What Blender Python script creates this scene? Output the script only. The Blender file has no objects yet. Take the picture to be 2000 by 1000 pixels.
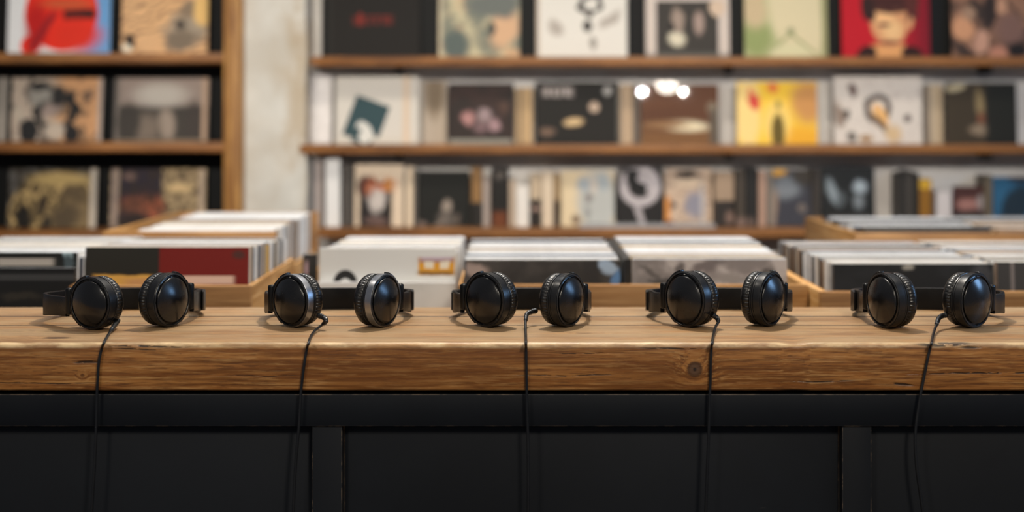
import bpy, bmesh, math, random
from mathutils import Vector, Matrix, noise as mnoise

# ------------------------------------------------------------------ camera, world, lights
F = 2600.0            # focal length in pixels of the 2000 px wide frame
CZ = 1.255            # camera height
HY = 240.0            # horizon row
sc = bpy.context.scene
sc.view_settings.view_transform = 'Standard'
sc.view_settings.look = 'None'
sc.view_settings.gamma = 1
sc.view_settings.use_curve_mapping = False
sc.view_settings.exposure = 0.0

cam_d = bpy.data.cameras.new('camera')
cam = bpy.data.objects.new('camera', cam_d)
sc.collection.objects.link(cam)
cam.location = (0, 0, CZ)
cam.rotation_euler = (math.pi / 2, 0, 0)
cam_d.sensor_width = 36
cam_d.lens = 36 * F / 2000
cam_d.shift_y = -(500 - HY) / 2000
cam_d.clip_start = 0.05
cam_d.dof.use_dof = True
cam_d.dof.focus_distance = 1.955
cam_d.dof.aperture_fstop = 1.85
sc.camera = cam

world = bpy.data.worlds.new('world')
sc.world = world
world.use_nodes = True
world.node_tree.nodes['Background'].inputs[0].default_value = (0.80, 0.86, 1.0, 1)
world.node_tree.nodes['Background'].inputs[1].default_value = 0.16


def area(name, loc, target, size, power, color, size_y=None, spread=math.pi, shape='DISK'):
    d = bpy.data.lights.new(name, 'AREA')
    d.energy = power
    d.color = color
    d.shape = shape
    d.size = size
    if size_y:
        d.shape = 'RECTANGLE'
        d.size_y = size_y
    d.spread = spread
    o = bpy.data.objects.new(name, d)
    sc.collection.objects.link(o)
    o.location = loc
    dirv = Vector(target) - Vector(loc)
    o.rotation_euler = dirv.to_track_quat('-Z', 'Y').to_euler()
    return o


WARM = (1.0, 0.91, 0.79)
# track spots over the counter
area('counter_spot', (0.10, 2.72, 3.10), (0.05, 1.98, 0.95), 0.08, 50, WARM)
area('counter_spot', (-1.3, 2.35, 3.15), (-0.9, 2.0, 0.95), 0.07, 7, WARM)
area('counter_spot', (1.45, 2.35, 3.15), (1.0, 2.0, 0.95), 0.07, 7, WARM)
# lamps over the record bins
for lx in (-1.2, -0.4, 0.4, 1.2):
    area('bin_lamp', (lx, 3.15, 3.1), (lx, 3.0, 0.9), 0.5, 5.6, (0.92, 0.96, 1.0), spread=math.radians(62))
# shelf spots: small lamps on a track that light the wall displays
for lx in (-1.2, -0.42, 0.38, 1.15):
    area('shelf_spot', (lx, 0.45, 2.30), (lx * 1.05, 4.5, 1.22), 0.026, 2.45, (1.0, 0.95, 0.88), spread=math.radians(42))
# unseen fill lamps above and behind the camera, added to brighten counter front and shelves
area('fill_lamp', (0.9, -0.4, 2.7), (0.1, 2.0, 0.85), 0.5, 44, (1.0, 0.89, 0.74))
area('fill_lamp', (-1.4, -0.5, 2.5), (-0.2, 2.6, 0.9), 0.5, 18, (1.0, 0.90, 0.76))
# shop window on the right (daylight)
area('shop_window', (3.1, 2.05, 2.0), (0.4, 2.05, 1.0), 0.75, 22, (0.30, 0.57, 1.0), size_y=0.65)

# ------------------------------------------------------------------ helpers
COL = sc.collection


def X(px, Y):
    return (px - 1000.0) * Y / F


def Z(py, Y):
    return CZ - (py - HY) * Y / F


def lin(c):
    if isinstance(c, str):
        c = c.lstrip('#')
        c = tuple(int(c[i:i + 2], 16) / 255 for i in (0, 2, 4))
    return tuple((v / 12.92 if v <= 0.04045 else ((v + 0.055) / 1.055) ** 2.4) for v in c[:3])


def L4(c, k=1.0):
    return tuple(min(v * k, 0.88) for v in lin(c)) + (1,)


def tag(o, label=None, cat=None, group=None, kind=None):
    if label: o['label'] = label
    if cat: o['category'] = cat
    if group: o['group'] = group
    if kind: o['kind'] = kind
    return o


def empty(name, loc, label=None, cat=None, group=None):
    o = bpy.data.objects.new(name, None)
    COL.objects.link(o)
    o.location = loc
    o.empty_display_size = 0.05
    return tag(o, label, cat, group)


def obj(name, bm, mats, parent=None, smooth=False, off=None):
    me = bpy.data.meshes.new(name)
    bmesh.ops.recalc_face_normals(bm, faces=bm.faces)
    bm.to_mesh(me)
    bm.free()
    if not isinstance(mats, (list, tuple)):
        mats = [mats]
    for m in mats:
        me.materials.append(m)
    if smooth:
        for p in me.polygons:
            p.use_smooth = True
    if off is not None:
        me.transform(Matrix.Translation(-Vector(off)))
    o = bpy.data.objects.new(name, me)
    COL.objects.link(o)
    if parent:
        o.parent = parent
    return o


def sharp(o, ang=35):
    """shade smooth but keep hard edges"""
    me = o.data
    for p in me.polygons:
        p.use_smooth = True
    me.set_sharp_from_angle(angle=math.radians(ang))
    return o


def add_box(bm, x0, x1, y0, y1, z0, z1, bev=0.0, seg=2, mat=0):
    vs = [bm.verts.new(v) for v in ((x0, y0, z0), (x1, y0, z0), (x1, y1, z0), (x0, y1, z0),
                                    (x0, y0, z1), (x1, y0, z1), (x1, y1, z1), (x0, y1, z1))]
    fs = [bm.faces.new([vs[i] for i in f]) for f in
          ((0, 3, 2, 1), (4, 5, 6, 7), (0, 1, 5, 4), (1, 2, 6, 5), (2, 3, 7, 6), (3, 0, 4, 7))]
    for f in fs:
        f.material_index = mat
    if bev > 0:
        es = list({e for f in fs for e in f.edges})
        bmesh.ops.bevel(bm, geom=es, offset=bev, segments=seg, affect='EDGES', profile=0.5)
    return vs


def box_obj(name, x0, x1, y0, y1, z0, z1, mat, parent=None, bev=0.0, off=None):
    bm = bmesh.new()
    add_box(bm, x0, x1, y0, y1, z0, z1, bev)
    if mat is M_STEEL and bev:
        bm.normal_update()
        for f in bm.faces:
            if max(abs(f.normal.x), abs(f.normal.y), abs(f.normal.z)) < 0.98:
                f.material_index = 1
        mat = [M_STEEL, M_EDGE]
    return sharp(obj(name, bm, mat, parent, off=off))


# ------------------------------------------------------------------ node material kit
class NT:
    def __init__(self, name):
        self.m = bpy.data.materials.new(name)
        self.m.use_nodes = True
        self.t = self.m.node_tree
        self.n = self.t.nodes
        self.b = self.n['Principled BSDF']

    def new(self, typ, **kw):
        n = self.n.new(typ)
        for k, v in kw.items():
            setattr(n, k, v)
        return n

    def link(self, a, b):
        self.t.links.new(a, b)

    def math(self, op, a, b=None, clamp=False):
        n = self.new('ShaderNodeMath', operation=op)
        n.use_clamp = clamp
        for i, v in enumerate((a, b)):
            if v is None: continue
            if isinstance(v, (int, float)):
                n.inputs[i].default_value = v
            else:
                self.link(v, n.inputs[i])
        return n.outputs[0]

    def mapr(self, v, a, b, c=0.0, d=1.0, smooth=True):
        n = self.new('ShaderNodeMapRange')
        n.interpolation_type = 'SMOOTHSTEP' if smooth else 'LINEAR'
        self.link(v, n.inputs[0])
        for i, x in enumerate((a, b, c, d)):
            n.inputs[i + 1].default_value = x
        return n.outputs[0]

    def mix(self, fac, a, b):
        n = self.new('ShaderNodeMix', data_type='RGBA')
        if isinstance(fac, (int, float)):
            n.inputs[0].default_value = fac
        else:
            self.link(fac, n.inputs[0])
        for i, v in ((6, a), (7, b)):
            if isinstance(v, tuple):
                n.inputs[i].default_value = v
            else:
                self.link(v, n.inputs[i])
        return n.outputs[2]

    def coords(self, kind='Object'):
        return self.new('ShaderNodeTexCoord').outputs[kind]

    def mapping(self, vec, loc=(0, 0, 0), rot=(0, 0, 0), scale=(1, 1, 1), typ='POINT'):
        n = self.new('ShaderNodeMapping', vector_type=typ)
        self.link(vec, n.inputs[0])
        n.inputs[1].default_value = loc
        n.inputs[2].default_value = rot
        n.inputs[3].default_value = scale
        return n.outputs[0]

    def noise(self, vec, scale, detail=4, rough=0.55, dist=0.0, out=0):
        n = self.new('ShaderNodeTexNoise')
        self.link(vec, n.inputs['Vector'])
        n.inputs['Scale'].default_value = scale
        n.inputs['Detail'].default_value = detail
        n.inputs['Roughness'].default_value = rough
        n.inputs['Distortion'].default_value = dist
        return n.outputs[out]

    def bump(self, h, strength, dist=0.001):
        n = self.new('ShaderNodeBump')
        n.inputs['Strength'].default_value = strength
        n.inputs['Distance'].default_value = dist
        self.link(h, n.inputs['Height'])
        self.link(n.outputs[0], self.b.inputs['Normal'])

    def set(self, **kw):
        for k, v in kw.items():
            i = self.b.inputs[k.replace('_', ' ')]
            if isinstance(v, (int, float, tuple)):
                i.default_value = v
            else:
                self.link(v, i)
        return self.m


def plain(name, col, rough=0.5, k=1.0, spec=0.5, var=0.12, vscale=30, bump=0.0, metal=0.0, coat=0.0):
    t = NT(name)
    co = t.coords()
    nz = t.noise(co, vscale, 3)
    base = L4(col, k)
    dark = tuple(v * (1 - var) for v in base[:3]) + (1,)
    t.set(Base_Color=t.mix(t.mapr(nz, 0.35, 0.65), dark, base), Roughness=rough, Metallic=metal,
          Specular_IOR_Level=spec, Coat_Weight=coat, Coat_Roughness=0.1)
    if bump:
        t.bump(t.noise(co, vscale * 12, 3), bump, 0.0006)
    return t.m


def wood(name, light, mid, dark, rough=0.5, axis='X', grain=1.0, spec=0.3, k=1.0, seed=0.0):
    """plain shelf and bin timber: streaks along one axis"""
    t = NT(name)
    co = t.coords()
    s = {'X': (1.2, 22, 22), 'Y': (22, 1.2, 22), 'Z': (22, 22, 1.2)}[axis]
    v = t.mapping(co, (seed, seed * 2, seed), scale=tuple(a * grain for a in s))
    n1 = t.noise(v, 1.0, 6, 0.6, 0.6)
    n2 = t.noise(v, 4.5, 4, 0.6, 0.2)
    n3 = t.noise(co, 2.2, 2, 0.5)
    c = t.mix(t.mapr(n1, 0.30, 0.70), L4(dark, k), L4(mid, k))
    c = t.mix(t.mapr(n2, 0.40, 0.75), c, L4(light, k))
    c = t.mix(t.mapr(n3, 0.45, 0.8, 0, 0.45), c, L4(mid, k))
    t.set(Base_Color=c, Roughness=rough, Specular_IOR_Level=spec)
    t.bump(n1, 0.25, 0.001)
    return t.m


# ------------------------------------------------------------------ counter timber with knots and cracks
def counter_wood():
    t = NT('counter_timber')
    co = t.mapping(t.coords(), (0, 2.0, 0))       # the counter's origin stands at y = 2
    # growth rings swirl round each knot: push the coordinates away from the knot
    knots = [(0.2532, 1.844, 0.9135, 0.0112, 0.0112), (-0.646, 1.888, 0.95, 0.020, 0.008),
             (0.105, 1.930, 0.95, 0.014, 0.004), (-0.595, 1.844, 0.905, 0.0030, 0.0022)]
    disp = None
    masks = []
    for (kx, ky, kz, rx, rz) in knots:
        v = t.mapping(co, (kx, ky, kz), scale=(rx, 0.02 if kz < 0.94 else rz, rz if kz < 0.94 else 0.02), typ='TEXTURE')
        ln = t.new('ShaderNodeVectorMath', operation='LENGTH')
        t.link(v, ln.inputs[0])
        dst = ln.outputs['Value']
        masks.append(dst)
        g = t.mapr(dst, 0.0, 6.0, 1.0, 0.0)
        g = t.math('POWER', g, 3.0)
        disp = g if disp is None else t.math('ADD', disp, g)
    sx = t.new('ShaderNodeSeparateXYZ')
    t.link(co, sx.inputs[0])
    # each board has a grain of its own
    pid = t.math('ADD', t.math('GREATER_THAN', sx.outputs[1], 2.008), t.math('GREATER_THAN', sx.outputs[1], 2.098))
    cx = t.new('ShaderNodeCombineXYZ')
    t.link(t.math('ADD', sx.outputs[0], t.math('MULTIPLY', pid, 3.7)), cx.inputs[0])
    t.link(t.math('ADD', sx.outputs[1], t.math('MULTIPLY', disp, 0.010)), cx.inputs[1])
    t.link(t.math('ADD', sx.outputs[2], t.math('MULTIPLY', disp, 0.013)), cx.inputs[2])
    wv = cx.outputs[0]
    v1 = t.mapping(wv, scale=(2.6, 75, 75))
    v2 = t.mapping(wv, scale=(16, 330, 330))
    v3 = t.mapping(wv, scale=(30, 760, 760))
    n1 = t.noise(v1, 1.0, 5, 0.60, 1.2)
    n2 = t.noise(v2, 1.0, 6, 0.65, 0.5)
    n3 = t.noise(v3, 1.0, 3, 0.6, 0.2)
    blot = t.noise(t.mapping(wv, scale=(3.0, 11, 11)), 1.0, 4, 0.6)
    wav = t.new('ShaderNodeTexWave', wave_type='BANDS', bands_direction='DIAGONAL')
    t.link(t.mapping(wv, scale=(0.5, 45, 45)), wav.inputs[0])
    wav.inputs['Scale'].default_value = 1.0
    wav.inputs['Distortion'].default_value = 9.0
    wav.inputs['Detail'].default_value = 3.0
    wav.inputs['Detail Scale'].default_value = 0.6
    c = t.mix(t.mapr(n1, 0.40, 0.62), L4('#744619'), L4('#a8723a'))
    c = t.mix(t.mapr(wav.outputs[1], 0.45, 0.95, 0, 0.45), c, L4('#87501f'))
    c = t.mix(t.mapr(n2, 0.50, 0.66, 0, 0.60), c, L4('#c2955e'))
    c = t.mix(t.mapr(n2, 0.46, 0.34, 0, 0.72), c, L4('#4e2a0c'))
    c = t.mix(t.mapr(n3, 0.47, 0.34, 0, 0.60), c, L4('#4a2810'))
    c = t.mix(t.mapr(blot, 0.50, 0.68, 0, 0.50), c, L4('#6a3d14'))
    # the top is sanded and worn pale, with some of its light painted in; the front keeps its stain
    top = t.mapr(sx.outputs[2], 0.9455, 0.9495)
    wear = t.mapr(t.noise(t.mapping(wv, scale=(7, 25, 25)), 1.0, 3), 0.3, 0.65, 0.25, 0.60)
    c = t.mix(t.math('MULTIPLY', top, wear), c, L4('#ac9674'))
    # the front arris is rubbed pale, its edge highlight painted into the colour
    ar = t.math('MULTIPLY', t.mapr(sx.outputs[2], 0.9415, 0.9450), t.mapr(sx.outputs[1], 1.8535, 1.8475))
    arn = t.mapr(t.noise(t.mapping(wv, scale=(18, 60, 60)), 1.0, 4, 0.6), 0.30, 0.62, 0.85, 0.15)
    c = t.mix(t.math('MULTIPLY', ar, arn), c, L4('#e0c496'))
    # dark lines along the seams between the boards
    for ys, hw in ((2.008, 0.0042), (2.098, 0.0045)):
        d = t.math('ABSOLUTE', t.math('SUBTRACT', sx.outputs[1], ys))
        c = t.mix(t.mapr(d, hw * 1.25, hw * 0.7, 0, 0.85), c, L4('#2a180b'))
    # open cracks
    warp = t.new('ShaderNodeMix', data_type='VECTOR')
    nzc = t.noise(t.mapping(co, scale=(14, 14, 14)), 1.0, 3, out=1)
    cs = t.new('ShaderNodeVectorMath', operation='SUBTRACT')
    t.link(nzc, cs.inputs[0]); cs.inputs[1].default_value = (0.5, 0.5, 0.5)
    cm = t.new('ShaderNodeVectorMath', operation='SCALE')
    t.link(cs.outputs[0], cm.inputs[0]); cm.inputs[3].default_value = 0.008
    ca = t.new('ShaderNodeVectorMath', operation='ADD')
    t.link(co, ca.inputs[0]); t.link(cm.outputs[0], ca.inputs[1])
    cracks = [(0.075, 1.844, Z(733, 1.844), 0.085, 0.0009, 0.0), (0.66, 1.844, Z(728, 1.844), 0.13, 0.0013, -0.015),
              (-0.66, 1.844, Z(749, 1.844), 0.11, 0.0009, 0.0), (-0.59, 1.844, Z(708, 1.844), 0.022, 0.0022, 0.0),
              (0.43, 1.844, Z(744, 1.844), 0.05, 0.0012, -0.02), (0.10, 1.844, Z(690, 1.844), 0.06, 0.0008, 0.0),
              (0.22, 1.844, Z(680, 1.844), 0.05, 0.0012, 0.01), (-0.52, 1.844, Z(683, 1.844), 0.035, 0.0014, 0.02),
              (-0.35, 1.844, Z(735, 1.844), 0.07, 0.0007, 0.0), (0.54, 1.844, Z(750, 1.844), 0.02, 0.002, 0.1),
              (-0.64, 1.950, 0.95, 0.18, 0.0014, 0.0), (0.57, 1.905, 0.95, 0.10, 0.0011, 0.01),
              (-0.33, 1.915, 0.95, 0.06, 0.0009, 0.0), (0.60, 1.846, 0.9475, 0.05, 0.0035, 0.0),
              (0.635, 1.850, 0.943, 0.02, 0.003, 0.0), (-0.50, 1.846, 0.945, 0.07, 0.0016, 0.0)]
    hgt = n2
    cr = None
    for (kx, ky, kz, hx, hz, rot) in cracks:
        ontop = kz > 0.9495
        v = t.mapping(ca.outputs[0], (kx, ky, kz), (0, rot, 0) if not ontop else (0, 0, rot),
                      (hx, hz if ontop else 0.012, 0.01 if ontop else hz), 'TEXTURE')
        ln = t.new('ShaderNodeVectorMath', operation='LENGTH')
        t.link(v, ln.inputs[0])
        m = t.mapr(ln.outputs['Value'], 0.5, 1.1, 1.0, 0.0)
        cr = m if cr is None else t.math('MAXIMUM', cr, m)
    brk = t.mapr(t.noise(t.mapping(co, scale=(60, 200, 200)), 1.0, 3), 0.36, 0.5)
    cr = t.math('MULTIPLY', cr, brk)
    c = t.mix(t.math('MULTIPLY', cr, 0.9), c, L4('#1c0f06'))
    # knots
    for i, dst in enumerate(masks):
        c = t.mix(t.mapr(dst, 1.15, 0.8, 0, 0.85 if i < 2 else 0.5), c, L4('#3a2312'))
        if i < 2:
            c = t.mix(t.mapr(dst, 0.75, 0.5, 0, 0.8), c, L4('#5b4230'))
            c = t.mix(t.mapr(dst, 0.28, 0.15, 0, 0.9), c, L4('#1d120a'))
    # small dark pits
    pits = t.mapr(t.noise(t.mapping(co, scale=(90, 260, 260)), 1.0, 2), 0.76, 0.82)
    c = t.mix(t.math('MULTIPLY', pits, 0.7), c, L4('#2c180b'))
    rg = t.mapr(n2, 0.3, 0.7, 0.52, 0.36)
    t.set(Base_Color=c, Roughness=rg, Specular_IOR_Level=0.45)
    h = t.math('SUBTRACT', t.math('ADD', t.math('MULTIPLY', n2, 0.6), t.math('MULTIPLY', n3, 0.3)), t.math('MULTIPLY', cr, 1.6))
    t.bump(h, 0.55, 0.0012)
    return t.m


def black_steel():
    t = NT('blackened_steel')
    co = t.coords()
    n1 = t.noise(co, 2.0, 5, 0.6)
    c = t.mix(t.mapr(n1, 0.25, 0.75), L4('#090c11'), L4('#11151b'))
    scr = t.mapr(t.noise(t.mapping(co, rot=(0, 0.9, 0), scale=(9, 9, 160)), 1.0, 2), 0.74, 0.78)
    spot = t.mapr(t.noise(co, 6.2, 2), 0.60, 0.66)
    c = t.mix(t.math('MULTIPLY', t.math('MULTIPLY', scr, spot), 0.5), c, L4('#8a8378'))
    t.set(Base_Color=c, Roughness=t.mapr(n1, 0.2, 0.8, 0.50, 0.60), Specular_IOR_Level=0.22)
    t.bump(t.noise(co, 60, 4), 0.05, 0.001)
    return t.m


def worn_edge():
    t = NT('rubbed_steel_edge')
    co = t.coords()
    n = t.noise(t.mapping(co, scale=(26, 60, 60)), 1.0, 4, 0.7)
    c = t.mix(t.mapr(n, 0.46, 0.62), L4('#141416'), L4('#6a5946'))
    t.set(Base_Color=c, Roughness=0.45)
    return t.m


def plaster(name, a, b, stain=None, k=1.0):
    t = NT(name)
    co = t.coords()
    n1 = t.noise(co, 5.0, 6, 0.6)
    c = t.mix(t.mapr(n1, 0.3, 0.7), L4(a, k), L4(b, k))
    if stain:
        n2 = t.noise(t.mapping(co, scale=(5, 5, 3)), 1.0, 5, 0.65, 0.5)
        sx = t.new('ShaderNodeSeparateXYZ')
        t.link(co, sx.inputs[0])
        side = t.mapr(sx.outputs[0], -0.82, -0.70)
        m = t.math('MULTIPLY', t.mapr(n2, 0.42, 0.66), t.math('ADD', side, 0.25), clamp=True)
        c = t.mix(t.math('MULTIPLY', m, 0.55), c, L4(stain, k))
    t.set(Base_Color=c, Roughness=0.85, Specular_IOR_Level=0.2)
    t.bump(t.noise(co, 22, 6), 0.4, 0.006)
    return t.m


# ------------------------------------------------------------------ printed covers
def cover_mat(name, rect, base, layers, rough=0.35, k=1.25, coat=0.25):
    """Art printed on a sleeve, with a few glints painted in. Layer positions are in the units of rect=(x0,x1,y0,y1), y down, mapped to the UVs."""
    x0, x1, y0, y1 = rect
    W = float(x1 - x0); H = float(y1 - y0)
    t = NT(name)
    uv = t.coords('UV')
    nz = t.noise(uv, 5.0, 4, 0.6, out=1)
    s = t.new('ShaderNodeVectorMath', operation='SUBTRACT')
    t.link(nz, s.inputs[0]); s.inputs[1].default_value = (0.5, 0.5, 0.5)
    warped = {}

    def wv(amount):
        if amount not in warped:
            m = t.new('ShaderNodeVectorMath', operation='SCALE')
            t.link(s.outputs[0], m.inputs[0]); m.inputs[3].default_value = amount
            a = t.new('ShaderNodeVectorMath', operation='ADD')
            t.link(uv, a.inputs[0]); t.link(m.outputs[0], a.inputs[1])
            fl = t.new('ShaderNodeVectorMath', operation='MULTIPLY')
            t.link(a.outputs[0], fl.inputs[0]); fl.inputs[1].default_value = (W / H, 1, 0)
            warped[amount] = fl.outputs[0]
        return warped[amount]
    c = L4(base, k)
    for ly in layers:
        typ = ly[0]
        if typ in 'ebr':
            _, cx, cy, rx, ry, rot, col, soft, w = ly
            soft *= 0.6; w *= 1.2
            vec = t.mapping(wv(w), ((cx - x0) / H, 1 - (cy - y0) / H, 0), (0, 0, math.radians(rot)),
                            (rx / H, ry / H, 1), 'TEXTURE')
            if typ == 'e' or typ == 'r':
                ln = t.new('ShaderNodeVectorMath', operation='LENGTH')
                t.link(vec, ln.inputs[0])
                d = ln.outputs['Value']
                if typ == 'r':
                    d = t.math('MULTIPLY', t.math('ABSOLUTE', t.math('SUBTRACT', d, 0.8)), 5.0)
            else:
                sp = t.new('ShaderNodeSeparateXYZ')
                t.link(vec, sp.inputs[0])
                d = t.math('MAXIMUM', t.math('ABSOLUTE', sp.outputs[0]), t.math('ABSOLUTE', sp.outputs[1]))
            m = t.mapr(d, 1 - soft, 1 + soft, 1.0, 0.0)
        elif typ == 'n':      # ('n', scale, col, lo, hi, amount, seed, stretch)
            _, scl, col, lo, hi, amt, seed, st = ly
            vec = t.mapping(wv(0.02), (seed, seed, 0), (0, 0, 0), (st[0], st[1], 1))
            m = t.math('MULTIPLY', t.mapr(t.noise(vec, scl, 5, 0.6, 0.4), lo, hi), amt)
        elif typ == 'g':      # ('g', axis, a, b, col) ramps in along v (0 bottom) or u
            _, ax, a, b, col = ly
            sp = t.new('ShaderNodeSeparateXYZ')
            t.link(uv, sp.inputs[0])
            m = t.mapr(sp.outputs[0 if ax == 'u' else 1], a, b)
        elif typ == 'w':      # ('w', scale, distortion, col, lo, hi, rot)
            _, scl, di, col, lo, hi, rot = ly
            wt = t.new('ShaderNodeTexWave', wave_type='BANDS')
            t.link(t.mapping(uv, rot=(0, 0, math.radians(rot))), wt.inputs[0])
            wt.inputs['Scale'].default_value = scl
            wt.inputs['Distortion'].default_value = di
            wt.inputs['Detail Scale'].default_value = 1.2
            m = t.mapr(wt.outputs[1], lo, hi)
        c = t.mix(m, c, L4(col, k))
    t.set(Base_Color=c, Roughness=0.6, Specular_IOR_Level=0.15)
    return t.m


def slab(x0, x1, Yb, zb, h, th, lean, mats, name, parent=None, yaw=0.0, bulge=0.0, off=None, top_dx=0.0):
    """A sleeve or book standing on zb, front bottom edge at Yb, leaning back. mats: front, edge, spine."""
    bm = bmesh.new()
    uvl = bm.loops.layers.uv.new('UVMap')
    w = x1 - x0
    p = [(-w / 2, 0, 0), (w / 2, 0, 0), (w / 2, th, 0), (-w / 2, th, 0), (-w / 2, 0, h), (w / 2, 0, h), (w / 2, th, h), (-w / 2, th, h)]
    vs = [bm.verts.new(v) for v in p]
    for idx, mi in (((0, 1, 5, 4), 0), ((0, 3, 2, 1), 1), ((4, 5, 6, 7), 1), ((1, 2, 6, 5), 2), ((3, 0, 4, 7), 2), ((2, 3, 7, 6), 2)):
        f = bm.faces.new([vs[i] for i in idx])
        f.material_index = mi
        if mi == 0:
            for lp, u in zip(f.loops, ((0, 0), (1, 0), (1, 1), (0, 1))):
                lp[uvl].uv = u
    me = bpy.data.meshes.new(name)
    bmesh.ops.recalc_face_normals(bm, faces=bm.faces)
    bm.to_mesh(me); bm.free()
    for m in mats:
        me.materials.append(m)
    # lean back about the rear bottom edge, so nothing dips below the shelf
    M = Matrix.Translation((0, th, 0)) @ Matrix.Rotation(-lean, 4, 'X') @ Matrix.Translation((0, -th, 0))
    M = Matrix.Rotation(math.atan2(top_dx, h), 4, 'Y') @ M if top_dx else M
    me.transform(M)
    lo = min(v.co.z for v in me.vertices)
    o = bpy.data.objects.new(name, me)
    COL.objects.link(o)
    o.location = ((x0 + x1) / 2, Yb, zb - lo + 0.0004)
    o.rotation_euler = (0, 0, yaw)
    if parent: o.parent = parent
    return o


def clear_plastic(name='clear_plastic', haze=0.010, refl=0.030):
    m = bpy.data.materials.new(name)
    m.use_nodes = True
    t = m.node_tree
    for n in list(t.nodes):
        t.nodes.remove(n)
    out = t.nodes.new('ShaderNodeOutputMaterial')
    tr = t.nodes.new('ShaderNodeBsdfTransparent')
    di = t.nodes.new('ShaderNodeBsdfDiffuse'); di.inputs[0].default_value = (0.8, 0.8, 0.8, 1)
    gl = t.nodes.new('ShaderNodeBsdfGlossy'); gl.inputs['Roughness'].default_value = 0.04
    gl.inputs[0].default_value = (1, 1, 1, 1)
    m1 = t.nodes.new('ShaderNodeMixShader'); m1.inputs[0].default_value = haze
    m2 = t.nodes.new('ShaderNodeMixShader')
    fr = t.nodes.new('ShaderNodeFresnel'); fr.inputs[0].default_value = 1.5
    ad = t.nodes.new('ShaderNodeMath'); ad.operation = 'MULTIPLY'; ad.inputs[1].default_value = refl / 0.04
    t.links.new(fr.outputs[0], ad.inputs[0])
    t.links.new(tr.outputs[0], m1.inputs[1]); t.links.new(di.outputs[0], m1.inputs[2])
    t.links.new(ad.outputs[0], m2.inputs[0]); t.links.new(m1.outputs[0], m2.inputs[1]); t.links.new(gl.outputs[0], m2.inputs[2])
    tc = t.nodes.new('ShaderNodeTexCoord')
    nz = t.nodes.new('ShaderNodeTexNoise'); nz.inputs['Scale'].default_value = 9
    bp = t.nodes.new('ShaderNodeBump'); bp.inputs['Strength'].default_value = 0.0; bp.inputs['Distance'].default_value = 0.006
    t.links.new(tc.outputs['Object'], nz.inputs[0]); t.links.new(nz.outputs[0], bp.inputs['Height'])
    t.links.new(m2.outputs[0], out.inputs[0])
    return m


PLASTIC = clear_plastic()


def wrap(cov, grow=0.012, bulge=0.010, up=0.0):
    """clear outer sleeve, a slightly bulged skin in front of the cover; its rim stands out round the card"""
    me = cov.data
    fx = [v.co for v in me.vertices][:8]
    a, b, d = fx[0].copy(), fx[1].copy(), fx[4].copy()
    ux = (b - a); uz = (d - a)
    w, h = ux.length, uz.length
    ux.normalize(); uz.normalize()
    n = ux.cross(uz).normalized()
    if n.y > 0: n = -n
    bm = bmesh.new()
    N = 14
    grid = []
    for j in range(N + 1):
        row = []
        for i in range(N + 1):
            u, v = i / N, j / N
            bu = 1 - ((2 * u - 1) ** 2 + (2 * v - 1) ** 2 * (h / w) ** 2) / (1 + (h / w) ** 2)
            p = a + ux * (-grow + u * (w + 2 * grow)) + uz * (v * (h + grow)) + n * (0.0015 + bulge * bu)
            row.append(bm.verts.new(p))
        grid.append(row)
    for j in range(N):
        for i in range(N):
            bm.faces.new((grid[j][i], grid[j][i + 1], grid[j + 1][i + 1], grid[j + 1][i]))
    o = obj('plastic_sleeve', bm, PLASTIC, cov, smooth=True)
    if o.data.polygons[0].normal.dot(n) < 0:
        o.data.flip_normals()
    o['label'] = 'clear glossy outer sleeve'
    return o


# ------------------------------------------------------------------ shared materials
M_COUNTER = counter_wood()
M_STEEL = black_steel()
M_EDGE = worn_edge()
M_SHELF = wood('shelf_timber', '#a8713a', '#845427', '#5c3719', k=1.0)
M_POST = wood('post_timber', '#c0904e', '#a4743a', '#74491f', axis='Z', k=1.0)
M_BIN = wood('bin_timber', '#b88a55', '#9f6f3a', '#7a5026', k=0.8)
M_BINY = wood('bin_timber_side', '#d8ac74', '#bf8b4e', '#94652f', axis='Y', k=0.75)
M_BLACKPANEL = plain('black_backboard', '#0d0e0d', 0.6, spec=0.2)
M_WHITEWALL = plaster('white_painted_wall', '#c6c2bc', '#b4aea8', k=1.25)
M_PIER = plaster('rough_white_plaster', '#d8d5cc', '#c6c2b8', stain='#a88c62', k=0.92)
M_FLOOR = plain('dark_floor', '#4a4038', 0.5, var=0.3, vscale=3)
M_PAPER = plain('white_paper_edge', '#d6d6d6', 0.7, spec=0.2, var=0.1, vscale=60)
M_PAPER2 = plain('cream_paper_edge', '#cbc0b0', 0.7, spec=0.2, var=0.1, vscale=60)
M_PAPER3 = plain('grey_paper_edge', '#a9a8a8', 0.7, spec=0.2, var=0.2, vscale=60)
M_BLACKCARD = plain('black_card', '#1b1b1a', 0.4)
M_DARKSP = plain('charcoal_card', '#2f2c2a', 0.4)
M_BROWNSP = plain('brown_card', '#7d6552', 0.5)
M_TANSP = plain('tan_card', '#b39a80', 0.5)
M_BLUESP = plain('navy_card', '#27364a', 0.4)
M_GREYSP = plain('grey_card', '#8c8a88', 0.5)
M_YELSP = plain('mustard_card', '#b98f2a', 0.5)
M_REDSP = plain('maroon_card', '#642019', 0.5)

# ------------------------------------------------------------------ room shell
def structure(o):
    o['kind'] = 'structure'
    return o


structure(box_obj('floor', -2.6, 2.6, -0.6, 4.9, -0.05, 0.0, M_FLOOR))
structure(box_obj('wall_back', -2.6, 2.6, 4.54, 4.9, 0.0, 3.3, M_WHITEWALL))


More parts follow.
